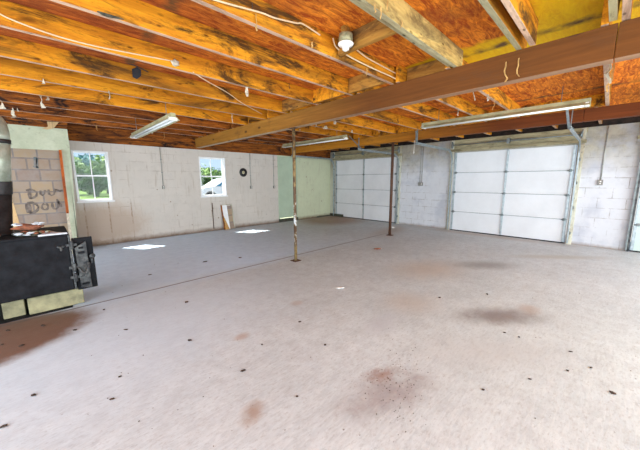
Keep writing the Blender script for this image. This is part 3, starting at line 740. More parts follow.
# ------------------------------------------------------------------ fluorescent fittings
def fixture(x, y0, y1, z, label, open_end=True, chains=True):
    r = empty('fluorescent_fitting', (x, (y0+y1)/2, z)); tag(r, label, 'ceiling light', 'fluorescent fittings')
    prof = [(x-0.030, z+0.10), (x+0.030, z+0.10), (x+0.034, z+0.055), (x+0.085, z+0.012), (x+0.082, z+0.008), (x+0.030, z+0.050), (x-0.030, z+0.050), (x-0.082, z+0.008), (x-0.085, z+0.012), (x-0.034, z+0.055)]
    h = MB(); h.prism([(a, b) for a, b in prof], 'y', y0, y1); h.build('housing', 'fixture', r)
    for dx in (-0.035, 0.035):
        MB().cyl((x+dx, y0+0.05, z+0.022), (x+dx, y1-0.05, z+0.022), 0.017, seg=14).build('tube', 'tube', r)
    for yy in (y0+0.012, y1-0.05):
        MB().box((x-0.058, yy, z+0.002), (x+0.058, yy+0.036, z+0.048)).build('lamp_holder', 'porcelain', r, 0.003)
    for yy in (y0+0.3, y1-0.3):
        MB().tube([(x, yy, z+0.095), (x+0.004, yy, (z+0.1+ZJ)/2), (x, yy, ZS-0.004)], 0.004, 6).build('hanging_wire', 'galv_dark', r)
fixture(1.43, 4.42, 6.86, 2.235, 'fluorescent fitting hanging over the floor between stove and window wall')
fixture(5.22, 0.33, 2.62, 2.335, 'long fluorescent fitting crossing in front of the large white garage door')
fixture(5.13, 4.40, 6.78, 2.32, 'fluorescent fitting seen beyond the nearer post, by the far corner')

# ------------------------------------------------------------------ bulb holder
bx_, by_, bz_ = 1.96, 1.70, 2.530
r = empty('bulb_holder', (bx_, by_, bz_)); tag(r, 'white porcelain bulb holder on a round metal box under the blocking board', 'lamp holder')
MB().lathe([(0.0, 0.07), (0.056, 0.07), (0.058, 0.06), (0.058, 0.0), (0.0, 0.0)], (bx_, by_, bz_), seg=28).build('junction_box', 'box_metal', r)
MB().lathe([(0.0, 0.0), (0.064, 0.0), (0.066, -0.008), (0.056, -0.018), (0.030, -0.024), (0.027, -0.050), (0.022, -0.054), (0.018, -0.050), (0.0, -0.040)], (bx_, by_, bz_), seg=28).build('porcelain_base', 'porcelain', r)
MB().box((bx_-0.04, by_-0.02, bz_+0.07), (bx_+0.03, by_+0.02, ZS-0.002)).build('mounting_bar', 'block', r)

# ------------------------------------------------------------------ cables
def P(px, py, ax, v):
    d = fwd+rgt2*((px-320)/283.25)-up2*((py-225)/283.25); k = (v-CAM[ax])/d[ax]; return CAM+d*k
def smooth(pts, n=6):
    pts = [Vector(p) for p in pts]; out_ = []
    for i in range(len(pts)-1):
        p0, p1, p2, p3 = pts[max(i-1, 0)], pts[i], pts[i+1], pts[min(i+2, len(pts)-1)]
        for k in range(n):
            t_ = k/n; out_.append(0.5*((2*p1)+(p2-p0)*t_+(2*p0-5*p1+4*p2-p3)*t_*t_+(3*p1-p0-3*p2+p3)*t_**3))
    return out_+[pts[-1]]
def cable(pts, r_, mat, label):
    pts = smooth(pts); o = MB().tube(pts, r_, 8).build('cable', mat, None, loc=tuple(pts[0])); return tag(o, label, 'cable')
ck = lambda ps, y: [P(a, b, 1, y) for a, b in ps]
cable(ck([(-14, 2), (0, 14), (28, 26), (60, 37), (95, 46), (130, 53), (172, 61)], 3.115), 0.0055, 'cable', 'cream cable drooping along a joist at upper left, ending at a loose knot')
tag(MB().lump(P(175, 63, 1, 3.115), (0.04, 0.010, 0.028), None, 2, 0.35, 4).build('cable_knot', 'scrap', None), 'frayed cream knot where the upper left cable ends on the joist', 'knot')
cable(ck([(190, -8), (222, 2), (240, 7), (262, 13), (275, 18), (296, 23), (303, 24), (320, 35)], 1.86), 0.0060, 'cable', 'cream cable along the joist top leading to the bulb holder')
cable([P(333, 38, 1, 1.855), P(337, 48, 1, 1.85), P(352, 58, 1, 1.85), P(372, 68, 1, 1.85), P(392, 77, 1, 1.85), P(402, 83, 1, 1.85)], 0.0065, 'cable', 'cream cable from the bulb holder down to the main beam, lower of two')
cable([P(352, 46, 1, 1.86), P(366, 57, 1, 1.86), P(380, 65, 1, 1.86), P(400, 76, 1, 1.86), P(405, 82, 1, 1.86)], 0.0065, 'cable', 'cream cable from the bulb holder down to the main beam, upper of two')
cable([P(193, 72, 2, 2.49), P(205, 80, 2, 2.474), P(228, 93, 2, 2.474), P(242, 103, 2, 2.474), P(262, 114, 2, 2.485)], 0.0050, 'cable', 'thin pale cable slung across the joists toward the main beam')
#cable([(3.14, 0.03, 2.46), (2.995, 0.03, 2.462), (2.988, 0.035, 2.33), (2.99, 0.04, 2.232), (3.12, 0.04, 2.232), (3.122, 0.04, 2.47)], 0.005, 'cable_dark', 'dark cable wrapped around the main beam at far right')
cable([P(118, 60, 1, 3.86), P(136, 66, 1, 3.8), P(148, 72, 1, 3.84)], 0.006, 'cable_dark', 'short dark wire stapled to a joist at upper left')

# conduits with boxes
def conduit(px, py, axis, top, bot, label, twin=False, r_=0.008, box=(0.055, 0.085)):
    base = (px, py, bot); r = empty('wall_conduit', base); tag(r, label, 'conduit')
    n = (0, -1) if axis == 'x' else (-1, 0)
    offs = (-0.03, 0.03) if twin else (0,)
    for o_ in offs:
        cx, cy = (px+o_, py) if axis == 'x' else (px, py+o_)
        MB().cyl((cx, cy, bot+0.02), (cx, cy, top), r_, seg=10).build('pipe', 'conduit', r)
        for z in (bot+0.35, top-0.3):
            MB().box((cx-0.016, cy-0.009, z), (cx+0.016, cy+0.009, z+0.014)).build('pipe_clip', 'galv_dark', r)
    w, h = box
    if axis == 'x':
        MB().box((px-w/2, py-0.03, bot-h/2), (px+w/2, py+0.009, bot+h/2)).build('outlet_box', 'outlet', r, 0.004)
        for dz in (-0.018, 0.018): MB().lathe([(0, 0), (0.012, 0), (0.012, -0.004), (0, -0.004)], (px, py-0.030, bot+dz), 'y', 12).build('socket', 'porcelain', r)
    else:
        ws = w*(2.1 if twin else 1)
        MB().box((px-0.03, py-ws/2, bot-h/2), (px+0.009, py+ws/2, bot+h/2)).build('outlet_box', 'outlet', r, 0.004)
        for dz in (-0.020, 0.020): MB().lathe([(0, 0), (0.014, 0), (0.014, -0.004), (0, -0.004)], (px-0.030, py-ws/4 if twin else py, bot+dz), 'x', 12).build('socket', 'porcelain', r)
conduit(2.14, YW-0.010, 'x', 2.20, 1.235, 'thin conduit and small box on the window wall between the two windows')
conduit(4.58, YW-0.010, 'x', 2.20, 1.185, 'thin conduit and box just right of the round black disc')
conduit(5.43, YW-0.010, 'x', 2.20, 1.175, 'thin conduit and box next to the pale green door')
conduit(XG-0.010, 4.02, 'y', 2.43, 1.27, 'twin conduits down to an outlet between the two garage doors', True, box=(0.07, 0.10))
conduit(XG-0.010, 0.20, 'y', 2.43, 1.33, 'single conduit and outlet on block wall right of the large door', False, 0.011, (0.08, 0.11))
r = empty('pull_rope', (6.75, 3.57, 2.08)); tag(r, 'short white pull rope with knotted end hanging near the twin conduits', 'rope')
MB().tube([(6.75, 3.57, ZJ+0.004), (6.75, 3.572, 2.3), (6.752, 3.58, 2.10)], 0.006, 6).build('cord', 'rope', r)
MB().lump((6.752, 3.58, 2.07), (0.016, 0.016, 0.035), None, 2, 0.1, 1).build('knot', 'rope', r)

# ------------------------------------------------------------------ disc on the wall
r = empty('round_disc', (4.345, YW-0.01, 1.628)); tag(r, 'black round disc with a pale centre hung on the window wall', 'disc')
c0 = (4.345, YW-0.004, 1.628)
MB().lathe([(0, 0), (0.125, 0), (0.128, -0.003), (0.125, -0.006), (0.05, -0.006), (0, -0.006)], c0, 'y', 40).build('disc_plate', 'black_disc', r)
MB().lathe([(0, -0.006), (0.042, -0.006), (0.042, -0.009), (0, -0.009)], c0, 'y', 28).build('disc_label', 'label', r)
MB().lathe([(0, -0.009), (0.010, -0.009), (0.010, -0.011), (0, -0.011)], c0, 'y', 14).build('spindle_hole', 'black_disc', r)

# folded board leaning on the wall
r = empty('leaning_board', (3.77, 7.64, 0)); tag(r, 'narrow two toned board leaning on the window wall below the second window', 'board')
mm = Matrix.Translation((3.60, 7.60, 0.004)) @ Matrix.Rotation(-0.16, 4, 'X') @ Matrix.Rotation(-0.03, 4, 'Y')
MB().box((0, 0, 0), (0.025, 0.03, 0.70), M4=mm).build('frame_side', 'joist_dark', r)
MB().prism([(0.025, 0.70), (0.025, 0.30), (0.14, 0.002), (0.17, 0.002), (0.17, 0.70)], 'y', 0.0, 0.02)
q = MB(); q.prism([(0.025, 0.70), (0.025, 0.42), (0.15, 0.01), (0.17, 0.01), (0.17, 0.70)], 'y', 0.004, 0.022)
for v in q.bm.verts: v.co = mm @ v.co
q.build('white_board', 'white_paint', r)
q = MB(); q.prism([(0.025, 0.42), (0.025, 0.0), (0.15, 0.0), (0.15, 0.01)], 'y', 0.004, 0.022)
for v in q.bm.verts: v.co = mm @ v.co
q.build('tan_board', 'scrap_tan', r)
MB().box((0.17, 0.004, 0.0), (0.30, 0.028, 0.665), M4=mm).build('brown_board', 'bare_block', r, 0.002)
MB().box((0.30, 0, 0.0), (0.33, 0.03, 0.69), M4=mm).build('frame_side', 'trim_wood_z', r)
MB().box((0.0, 0.0, 0.70), (0.33, 0.03, 0.72), M4=mm).build('top_rail', 'trim_wood_z', r)

# rusty pipe stub low on the wall
tag(MB().cyl((3.345, YW-0.014, 0.05), (3.335, YW-0.014, 0.78), 0.010, seg=10).build('rusty_pipe', 'rust', None, loc=(3.345, YW-0.014, 0.05)), 'thin rusty pipe on the wall just left of the leaning board', 'pipe')

# orange board nailed along the infill
r = empty('orange_board', (0.25, 7.25, 0)); tag(r, 'narrow orange board standing at the right edge of the sprayed blocks', 'board')
A, B_ = P(60.0, 150, 1, 7.28), P(70.5, 237, 1, 7.20)
def slat(mb, a, b, w, th):
    d = (b-a).normalized(); mb_ = [a+Vector((-w, 0, 0)), a+Vector((w, 0, 0)), a+Vector((w, -th, 0)), a+Vector((-w, -th, 0))]; e = [p+(b-a) for p in mb_]
    U = [mb.bm.verts.new(p) for p in mb_]; V = [mb.bm.verts.new(p) for p in e]
    for k in range(4): mb.bm.faces.new((U[k], U[(k+1) % 4], V[(k+1) % 4], V[k]))
    mb.bm.faces.new(U[::-1]); mb.bm.faces.new(V)
    return mb
Cm = A.lerp(B_, 0.72); foot = A+(B_-A)*((A.z-0.002)/(A.z-B_.z))
slat(MB(), A, Cm, 0.020, 0.022).build('orange_length', 'orange_wood', r)
slat(MB(), Cm, foot, 0.020, 0.022).build('faded_length', 'scrap', r)
# pale plank behind the stove pipe
a, b = P(12.5, 168, 1, 5.25), P(19, 215, 1, 5.0)
r = MB(); a0 = Vector((-0.37, 5.50, 1.38)); b0 = Vector((-0.215, 5.0, 0.004))
slat(r, a0, b0, 0.05, 0.02)
tag(r.build('leaning_plank', 'pale_wood', None, loc=tuple(b0)), 'pale tan plank standing behind the stove pipe', 'plank')

# ------------------------------------------------------------------ stove
ys, yb = 4.00, 4.75; x0s, x1s, zb, zt = -1.05, 0.145, 0.225, 0.825
st = empty('wood_stove', (-0.4, 4.3, 0)); tag(st, 'large black iron wood stove with an open door, propped on pale blocks', 'stove')
MB().box((x0s, ys, zb), (x1s-0.01, yb, zt)).build('firebox', 'stove', st, 0.012)
q = MB(); q.box((x0s-0.02, ys-0.015, zt), (x1s+0.0, yb+0.015, zt+0.018)); q.build('top_plate', 'stove', st, 0.004)
q = MB(); q.box((x1s-0.01, ys-0.006, zb), (x1s+0.008, ys+0.09, zt)); q.box((x1s-0.01, yb-0.09, zb), (x1s+0.008, yb, zt)); q.box((x1s-0.01, ys+0.09, zb), (x1s+0.008, yb-0.09, zb+0.08)); q.box((x1s-0.01, ys+0.09, zt-0.08), (x1s+0.008, yb-0.09, zt))
q.build('door_surround', 'stove_grey', st, 0.003)
# vent rose near the upper front corner
vx, vz = P(61, 248, 1, ys-0.004).x, P(61, 248, 1, ys-0.004).z
q = MB()
for k in range(3):
    a = k*2*PI/3+0.5; slat_a = Vector((vx, ys-0.002, vz)); e = Vector((vx+0.035*math.cos(a), ys-0.002, vz+0.035*math.sin(a)))
    q.tube([slat_a, slat_a.lerp(e, 0.5), e], [0.005, 0.012, 0.006], 8)
q.lathe([(0, 0.0), (0.014, 0.0), (0.012, -0.012), (0, -0.012)], (vx, ys, vz), 'y', 16)
q.build('vent_rose', 'stove_grey', st)
# hinge knuckles
hg = []
for z in (0.72, 0.47, 0.36):
    q = MB(); q.cyl((x1s+0.012, ys-0.02, z-0.045), (x1s+0.012, ys-0.02, z+0.045), 0.015, seg=12); q.box((x1s-0.035, ys-0.014, z-0.013), (x1s+0.012, ys-0.002, z+0.016)); q.box((x1s+0.012, ys-0.022, z-0.012), (x1s+0.055, ys-0.006, z+0.014))
    q.build('hinge', 'stove_grey', st, 0.002)
dr = MB(); dr.box((x1s+0.015, ys+0.02, 0.20), (0.335, ys+0.045, 0.785))
dro = dr.build('stove_door', 'stove', st, 0.006)
mm = Matrix.Translation((x1s+0.032, ys-0.02, 0.215)) @ Matrix.Rotation(0.10, 4, 'Z')
q = MB(); q.prism([(0.012, 0.02), (0.0, 0.47), (0.100, 0.53), (0.105, 0.0)], 'y', -0.008, 0.014)
for v in q.bm.verts: v.co = mm @ v.co
lin = q.build('door_liner', 'stove_grey', dro, 0.004)
for lo_, hi_ in (((0.02, -0.02, 0.40), (0.10, -0.007, 0.425)), ((0.03, -0.02, 0.455), (0.095, -0.007, 0.475)), ((0.02, -0.02, 0.05), (0.11, -0.007, 0.07))):
    MB().box((lo_[0], lo_[1], lo_[2]), (hi_[0]-0.025, hi_[1], hi_[2]), M4=mm).build('liner_rib', 'stove', dro)
q = MB(); q.tube([(0.19, ys-0.05, 0.47), (0.21, ys-0.075, 0.42), (0.24, ys-0.075, 0.40), (0.27, ys-0.06, 0.45), (0.275, ys-0.05, 0.51)], 0.013, 10)
q.cyl((0.24, ys-0.075, 0.40), (0.25, ys+0.02, 0.39), 0.010, seg=10)
q.tube([(0.20, ys-0.02, 0.36), (0.23, ys-0.05, 0.36), (0.25, ys-0.05, 0.39)], 0.011, 8)
q.build('latch_handle', 'stove_grey', dro)
q = MB(); q.cyl((0.315, ys-0.03, 0.575), (0.315, ys+0.02, 0.575), 0.010, seg=10); q.lathe([(0, -0.06), (0.02, -0.056), (0.028, -0.04), (0.02, -0.028), (0, -0.026)], (0.315, ys, 0.575), 'y', 16); q.box((0.30, ys-0.02, 0.49), (0.318, ys+0.02, 0.54))
q.build('door_knob', 'stove_grey', dro)
# blocks under the stove
tag(MB().box((-0.245, 4.13, 0.0065), (0.205, 4.52, 0.186)).build('concrete_block', 'block_pale', None, 0.008, loc=(0.0, 4.3, 0)), 'long pale mossy block under the door end of the stove', 'block')
tag(MB().box((-0.43, 4.17, 0.0065), (-0.27, 4.50, 0.186)).build('concrete_block', 'block_pale', None, 0.008, loc=(-0.35, 4.3, 0)), 'short greenish block under the stove, left of the long one', 'block')
tag(MB().box((-0.98, 4.2, 0.0065), (-0.80, 4.6, 0.186)).build('concrete_block', 'block_pale', None, 0.008, loc=(-0.9, 4.3, 0)), 'block under the pipe end of the stove', 'block')
for (a_, b_) in ((-0.245, 0.19), (-0.43, -0.27), (-0.98, -0.80)):
    MB().box((a_, 4.20, 0.187), (b_, 4.45, zb)).build('bearer', 'stove', st)
# the low hearth plate under it
tag(MB().box((-1.3, 4.08, 0.0), (0.10, 4.9, 0.006)).build('hearth_sheet', 'stove', None, loc=(-0.6, 4.5, 0)), 'thin black hearth sheet on the floor beneath the stove', 'hearth sheet')
bpy.data.objects['hearth_sheet'].location.z = 0.0
# things on the top plate
zt2 = zt+0.018
pa = P(52, 240, 2, zt2+0.01)
q = MB(); pts = [P(38, 237, 2, zt2), P(52, 243, 2, zt2), P(68.5, 241.5, 2, zt2), P(70, 239, 2, zt2), P(57, 233.5, 2, zt2), P(50, 232, 2, zt2)]
q.prism([(min(p.x, x1s), max(p.y, ys-0.01)) for p in pts], 'z', zt2+0.001, zt2+0.016)
tag(q.build('ash_covered_plate', 'ash', None), 'pale ash covered plate on the door corner of the stove top', 'plate')
q = MB(); q.lump((-0.12, 4.21, zt2+0.0), (0.16, 0.12, 0.045), 'ash_dark', 3, 0.25, 9).flat(zt2+0.001)
rr_ = random.Random(5)
for k in range(44):
    x_ = -0.25+0.24*rr_.random(); r_ = rr_.uniform(0.009, 0.022)
    q.lump((x_, 4.125+rr_.uniform(-0.04, 0.03), zt2+0.016+0.02*rr_.random()), (r_*1.5, r_, r_*0.7), rr_.choice(['ash', 'ash', 'brick_red', 'ash_dark', 'block_pale']), 1, 0.4, 300+k)
for k in range(16):
    a_ = rr_.uniform(0, 2*PI); q.lump((-0.15+0.10*math.cos(a_), 4.22+0.05*math.sin(a_), zt2+0.118+rr_.uniform(-0.012, 0.004)), (0.026, 0.016, 0.009), 'ash', 1, 0.4, 400+k)
tag(q.build('ash_heap', None, None), 'heap of dark and white ash with crumbs around the red brick on the stove', 'ash heap', kind='stuff')
tag(MB().lump((-0.15, 4.22, zt2+0.078), (0.115, 0.065, 0.034), None, 3, 0.25, 20).build('broken_brick', 'brick_red', None), 'large rust red broken brick lying in the ash on the stove top', 'brick')
tag(MB().lump((-0.46, 4.13, zt2+0.020), (0.10, 0.07, 0.050), None, 3, 0.3, 35).flat(zt2+0.001).build('ash_heap', 'block_pale', None), 'mossy green rubble at the foot of the stove pipe', 'rubble', kind='stuff')

# stove pipe
pcx, pcy, pr_ = -0.375, 4.38, 0.100
r = empty('stove_pipe', (pcx, pcy, zt2+0.001)); tag(r, 'stove pipe, black below and dull silver above, with elbow toward chimney', 'stove pipe')
MB().lathe([(0, 0.0), (pr_+0.012, 0.0), (pr_+0.012, 0.03), (pr_, 0.03), (pr_, 0.42), (0, 0.42)], (pcx, pcy, zt2+0.001), seg=32).build('lower_pipe', 'pipe_black', r)
cr = []
for k in range(10):
    cr += [(pr_+0.004, 0.42+k*0.013), (pr_+0.010, 0.4265+k*0.013)]
MB().lathe([(0, 0.42)]+cr+[(pr_+0.004, 0.55), (0, 0.55)], (pcx, pcy, zt2+0.001), seg=32).build('crimped_band', 'pipe_black', r)
MB().lathe([(0, 0.55), (pr_, 0.55), (pr_, 0.96), (0, 0.96)], (pcx, pcy, zt2+0.001), seg=32).build('upper_pipe', 'pipe_silver', r)
MB().lathe([(0, 0.93), (pr_+0.006, 0.93), (pr_+0.006, 0.97), (0, 0.97)], (pcx, pcy, zt2+0.001), seg=32).build('collar', 'pipe_black', r)
ez = zt2+0.96; R_ = 0.20; pts = []
for k in range(9):
    a = k/8*PI/2; pts.append((pcx-0.30*R_*(1-math.cos(a)), pcy+0.95*R_*(1-math.cos(a)), ez+R_*math.sin(a)))
dlast = Vector((-0.30, 0.95, 0)).normalized()
pts += [tuple(Vector(pts[-1])+dlast*k) for k in (0.5, 1.4, 2.72)]
MB().tube(pts, pr_, 28).build('elbow', 'pipe_silver', r)
for c_ in r.children:
    for v in c_.data.vertices: v.co.x += 0.098*v.co.z

# ------------------------------------------------------------------ floor debris
def chip(px, py, sz, mat, nm, label, cat, flat=0.5, seed=0, el=1.0, rot=0.0):
    p = P(px, py, 2, 0.0); mb = MB(); mb.lump((0, 0, sz*flat*0.8), (sz*el, sz, sz*flat), None, 1, 0.25, seed)
    mm_ = Matrix.Rotation(rot, 4, 'Z')
    zmin = min(v.co.z for v in mb.bm.verts)
    for v in mb.bm.verts: v.co = mm_ @ Vector((v.co.x, v.co.y, v.co.z-zmin+0.0005)); 
    for v in mb.bm.verts: v.co += Vector((p.x, p.y, 0))
    return tag(mb.build(nm, mat, None, loc=(p.x, p.y, 0)), label, cat)
chip(340, 288, 0.030, 'debris_white', 'paper_scrap', 'white elongated scrap on the floor in front of the nearer post', 'scrap', 0.2, 1, 2.4, -0.8)
chip(378, 249.5, 0.05, 'brick_red', 'brick_piece', 'flat pinkish brick piece on the floor near the rusty post', 'brick', 0.25, 2, 1.8, -0.6)
chip(393, 228, 0.05, 'debris_white', 'brick_piece', 'pale scrap on the floor near the far garage door', 'scrap', 0.4, 3, 1.5, 0.2)
spots = [(21.5, 346, .013, 'fallen chip on the brown patch, rightmost'), (8, 331, .014, 'fallen chip on the brown patch near the stove block'), (2, 345, .012, 'fallen chip at the left picture edge on the patch'), (43, 326, .014, 'fallen chip on the patch just in front of the long block'),
 (33.5, 395.5, .013, 'dark oval chip on the floor at lower left'), (75, 330.5, .013, 'dark chip right of the brown patch'), (125.5, 330, .011, 'dark chip on the floor left of centre'), (190, 341, .015, 'dark chip on the open floor ahead of the stove door'),
 (186.5, 302.5, .018, 'dark chip on the floor beyond the joint line'), (112, 399.5, .009, 'small speck chip at lower left centre'), (120, 377, .009, 'small dark chip in the lower left of the floor'), (4, 427, .014, 'long chip at the bottom left corner'),
 (243.5, 371, .011, 'dark chip above the round brown stain'), (297, 397, .009, 'small chip between brown stain and dark grit'), (483, 390, .009, 'dark round chip at lower right'), (504.5, 333, .010, 'chip just below the large oily stain'),
 (519, 337.5, .010, 'flat chip below the right end of oily stain'), (567.5, 371, .009, 'dark chip in a row at lower right, middle one'), (530, 379.5, .008, 'small chip right of the lower right round chip'), (591, 368, .009, 'dark chip at lower right, beside middle row'),
 (613, 393.5, .014, 'twig like chip at the lower right corner'), (571, 352, .008, 'small chip above the lower right row'), (487, 294.5, .014, 'dark chip just above the oily stain'), (439.5, 298, .016, 'small twig left of the oily stain'),
 (150, 275, .014, 'dark chip on the bluish floor before first window'), (104, 310, .012, 'chip on the floor beside the stove door'), (240, 258, .02, 'chip on the blue floor near the leaning panel'), (205, 262, .018, 'chip on the blue floor midway to the window wall'),
 (325, 345, .010, 'small reddish chip in the middle of the floor'), (262, 345, .010, 'small chip left of the middle of the floor'), (300, 322, .010, 'tiny chip in front of the thin post')]
for k, (px, py, sz, lb) in enumerate(spots):
    chip(px, py, sz, 'debris', 'floor_chip', lb, 'chip', 0.45, 50+k, 1.3+0.7*(k % 3 == 0), rnd.uniform(-1.5, 1.5))['group'] = 'chips scattered on the concrete floor'
# uncountable grit in the speckled patch
q = MB()
for k in range(170):
    if k < 110: px, py = rnd.gauss(400, 14), rnd.gauss(385, 22)
    else: px, py = rnd.uniform(60, 640), rnd.uniform(262, 448)
    p = P(px, py, 2, 0); s_ = rnd.uniform(0.0018, 0.0042)*(0.6+0.25*p.length/2)
    a = rnd.uniform(0, 6); pts = [(p.x+s_*1.4*math.cos(a+j*1.57), p.y+s_*math.sin(a+j*1.57)) for j in range(4)]
    if min(v[1] for v in pts) > 7.6 or max(v[0] for v in pts) > 8: continue
    q.prism(pts, 'z', 0.0003, 0.0003+s_*0.8)
tag(q.build('floor_grit', 'debris', None), 'dark grit and crumbs strewn over the concrete floor', 'grit', kind='stuff')

# ------------------------------------------------------------------ splinters and torn paper hanging from the joists
def strip(p, L, w, mat, nm, label, seed):
    rr = random.Random(seed); mb = MB(); n = 5; a = rr.uniform(0, 3)
    rows = []
    for i in range(n+1):
        u = i/n; c_ = Vector(p)+Vector((rr.uniform(-.15, .15)*L*u, rr.uniform(-.15, .15)*L*u, -L*u)); ww = w*(0.6+0.4*rr.random())
        d = Vector((math.cos(a+u), math.sin(a+u), 0)); e = Vector((-d.y, d.x, 0))*0.0015
        rows.append([mb.bm.verts.new(c_+d*ww+e), mb.bm.verts.new(c_-d*ww+e), mb.bm.verts.new(c_-d*ww-e), mb.bm.verts.new(c_+d*ww-e)])
    for A_, B2 in zip(rows, rows[1:]):
        for k in range(4): mb.bm.faces.new((A_[k], A_[(k+1) % 4], B2[(k+1) % 4], B2[k]))
    mb.bm.faces.new(rows[0][::-1]); mb.bm.faces.new(rows[-1])
    o = mb.build(nm, mat, None, loc=tuple(p)); tag(o, label, 'strip', 'strips hanging from the ceiling timbers'); return o
zj = ZJ+0.012
hang = [(381, 6, 1.165, .07, .006, 'scrap_tan', 'tan splinter on the pale joist between the two others'), (402, 20, 1.165, .05, .005, 'scrap_tan', 'short tan splinter lower on the pale joist'), (344, 30, 1.865, .06, .005, 'scrap_tan', 'thin tan splinter right at the bulb holder'), (252, 3, 1.865, .04, .006, 'cable_dark', 'dark staple tuft on the cable at top centre'), (256, 14, 1.865, .10, .008, 'scrap_tan', 'tan splinter hanging below the cable at top centre'), (312, 42, 1.865, .05, .008, 'scrap_tan', 'torn tan tuft on the joist left of the bulb holder'),
 (367, 68, 1.865, .07, .006, 'scrap_tan', 'tan splinter hanging right of the bulb holder'), (289, 82, 3.12, .09, .006, 'cable_dark', 'dark strip hanging from the joist left of the main beam'),
 (375, 3, 1.165, .06, .006, 'scrap_tan', 'tan splinter on the left edge of the pale joist'), (388, -1, 1.165, .08, .006, 'scrap_tan', 'tan splinter on the pale joist, at the top edge')]
for k, (px, py, yy, L, w, mt, lb) in enumerate(hang):
    p = P(px, py, 1, yy-0.004); strip(p, L, w, mt, 'wood_splinter', lb, k)
bm_h = [(506, 62, 2.995, .17, .007, 'tan splinter hanging over the main beam, left of two'), (519, 58, 2.995, .15, .006, 'tan splinter hanging over the main beam, right of two')]
for k, (px, py, xx, L, w, lb) in enumerate(bm_h):
    p = P(px, py, 0, xx-0.005); strip(p, L, w, 'scrap_tan', 'wood_splinter', lb, 60+k)
mid_h = [(458, 112, .10, .010, 'scrap', 'white paper strip hanging left of the long fluorescent fitting'), (473, 97, .17, .008, 'scrap', 'white strip hanging behind the long fluorescent fitting'), (488, 96, .08, .012, 'scrap', 'torn paper tuft just under the yellow sheet'),
 (494, 102, .15, .008, 'scrap_tan', 'tan strip above the middle of the long fitting'), (352, 130, .07, .02, 'scrap', 'torn white flap near the far fitting'), (340, 137, .06, .022, 'scrap', 'torn white flap beyond the thin post'),
 (398, 118, .09, .008, 'cable_dark', 'dark strip below the main beam, mid picture'), (379, 130, .05, .01, 'scrap', 'small torn tuft left of the flap on second beam'), (346, 113, .07, .007, 'scrap_tan', 'thin tan strip under the main beam'),
 (614, 62, .30, .012, 'scrap_tan', 'long curled tan strip at the far right bay'), (610, 64, .22, .012, 'scrap', 'pale curled strip at the far right bay'), (604, 84, .12, .02, 'scrap_tan', 'tan flap at the far right joist end')]
JJ = JM
for k, (px, py, L, w, mt, lb) in enumerate(mid_h):
    p = P(px, py, 2, ZJ+0.01); yj = min(JJ, key=lambda v: abs(v-p.y)); yj_ = yj-0.004
    p = P(px, py, 1, yj_) if abs(yj-p.y) < 0.4 else p
    p.z = min(max(p.z, ZJ-0.01), ZS-0.02); strip(p, L, w, mt, 'torn_strip', lb, 90+k)
for k, (px, py, L, w, lb) in enumerate(((386, 127, .13, .035, 'large white torn flap on the second beam above the rusty post'), (397, 131, .05, .012, 'small white tuft on the second beam right of the large flap'))):
    strip(P(px, py, 0, 6.160), L, w, 'scrap', 'torn_strip', lb, 170+k)
for k, (px, py, w, lb) in enumerate(((316, 124, .05, 'white torn patch on a joist just right of the post top'), (325, 126, .06, 'wider white torn patch on a joist right of the post top'), (335, 122, .03, 'small white torn tuft below the main beam'), (300, 129, .02, 'tiny pale tuft beside the post top'))):
    p = P(px, py, 2, ZJ); yj = min(JM, key=lambda v: abs(v-p.y)); p = P(px, py, 1, yj-0.006); p.z = min(max(p.z, ZJ-0.004), ZS-0.03); strip(p, 0.06, w, 'scrap', 'torn_strip', lb, 180+k)
left_h = [(43, 79, 'white paper scrap stapled on a joist at upper left'), (109, 91, 'white paper scrap stapled midway along a golden joist'), (41, 98, 'torn white insulation shred on the dark joist above the chimney'), (48, 100, 'torn white insulation shred, lower of the pair above chimney'), (2, 105, 'white cobweb like clump at the left picture edge'), (12, 108, 'torn grey clump next to the white clump at left edge'), (17, 108, 'pale torn tuft right of the grey clump'),
 (98, 139, 'orange strip above the first window'), (165, 145, 'orange strip over the first conduit'), (152, 133, 'pale scrap just right of the fitting by the stove'), (247, 88, 'white scrap on a joist near the slung cable'), (232, 118, 'white strip hanging near the end of the slung cable')]
for k, (px, py, lb) in enumerate(left_h):
    p = P(px, py, 2, ZJ+0.0); yj = min(JL, key=lambda v: abs(v-p.y)); p = P(px, py, 1, yj-0.006)
    p.z = min(max(p.z, ZJ-0.004), ZS-0.03); L = 0.05+0.05*(k % 3); w = (0.02, 0.02, 0.035, 0.03, 0.05, 0.03, 0.02, 0.012, 0.012, 0.03, 0.02, 0.006)[k]
    strip(p, L, w, 'scrap_tan' if 'orange' in lb else 'scrap', 'torn_strip', lb, 130+k)
# cardboard piece wedged at the chimney ledger
q = MB(); pts = [P(42, 128.5, 1, 7.26), P(48, 126.5, 1, 7.26), P(47, 121.5, 1, 7.26), P(59, 122, 1, 7.26), P(54, 128, 1, 7.26), P(47, 129.5, 1, 7.26)]
q.prism([(p.x, p.z) for p in pts], 'y', 7.262, 7.272)
tag(q.build('cardboard_piece', 'pale_wood', None), 'torn tan cardboard piece hanging at the top of the green chimney breast', 'cardboard')
# dark mouldy patch of tar paper on a joist
q = MB(); 
q.prism([(P(a, b, 1, 3.84).x, P(a, b, 1, 3.84).z) for a, b in ((132, 69), (137, 67), (141, 70), (141, 76), (137, 79), (133, 77))], 'y', 3.838, 3.849)
tag(q.build('tar_patch', 'tyre', None), 'ragged black patch on a joist at upper left', 'patch')
q = MB(); q.prism([(P(a, b, 1, 2.46).x, P(a, b, 1, 2.46).z) for a, b in ((97, 11), (101, 12), (118, 17), (124, 19.5), (112, 17.5), (103, 15))], 'y', 2.455, 2.468)
tag(q.build('tar_patch', 'ash_dark', None), 'dark greenish sliver on the golden joist at top left', 'patch')

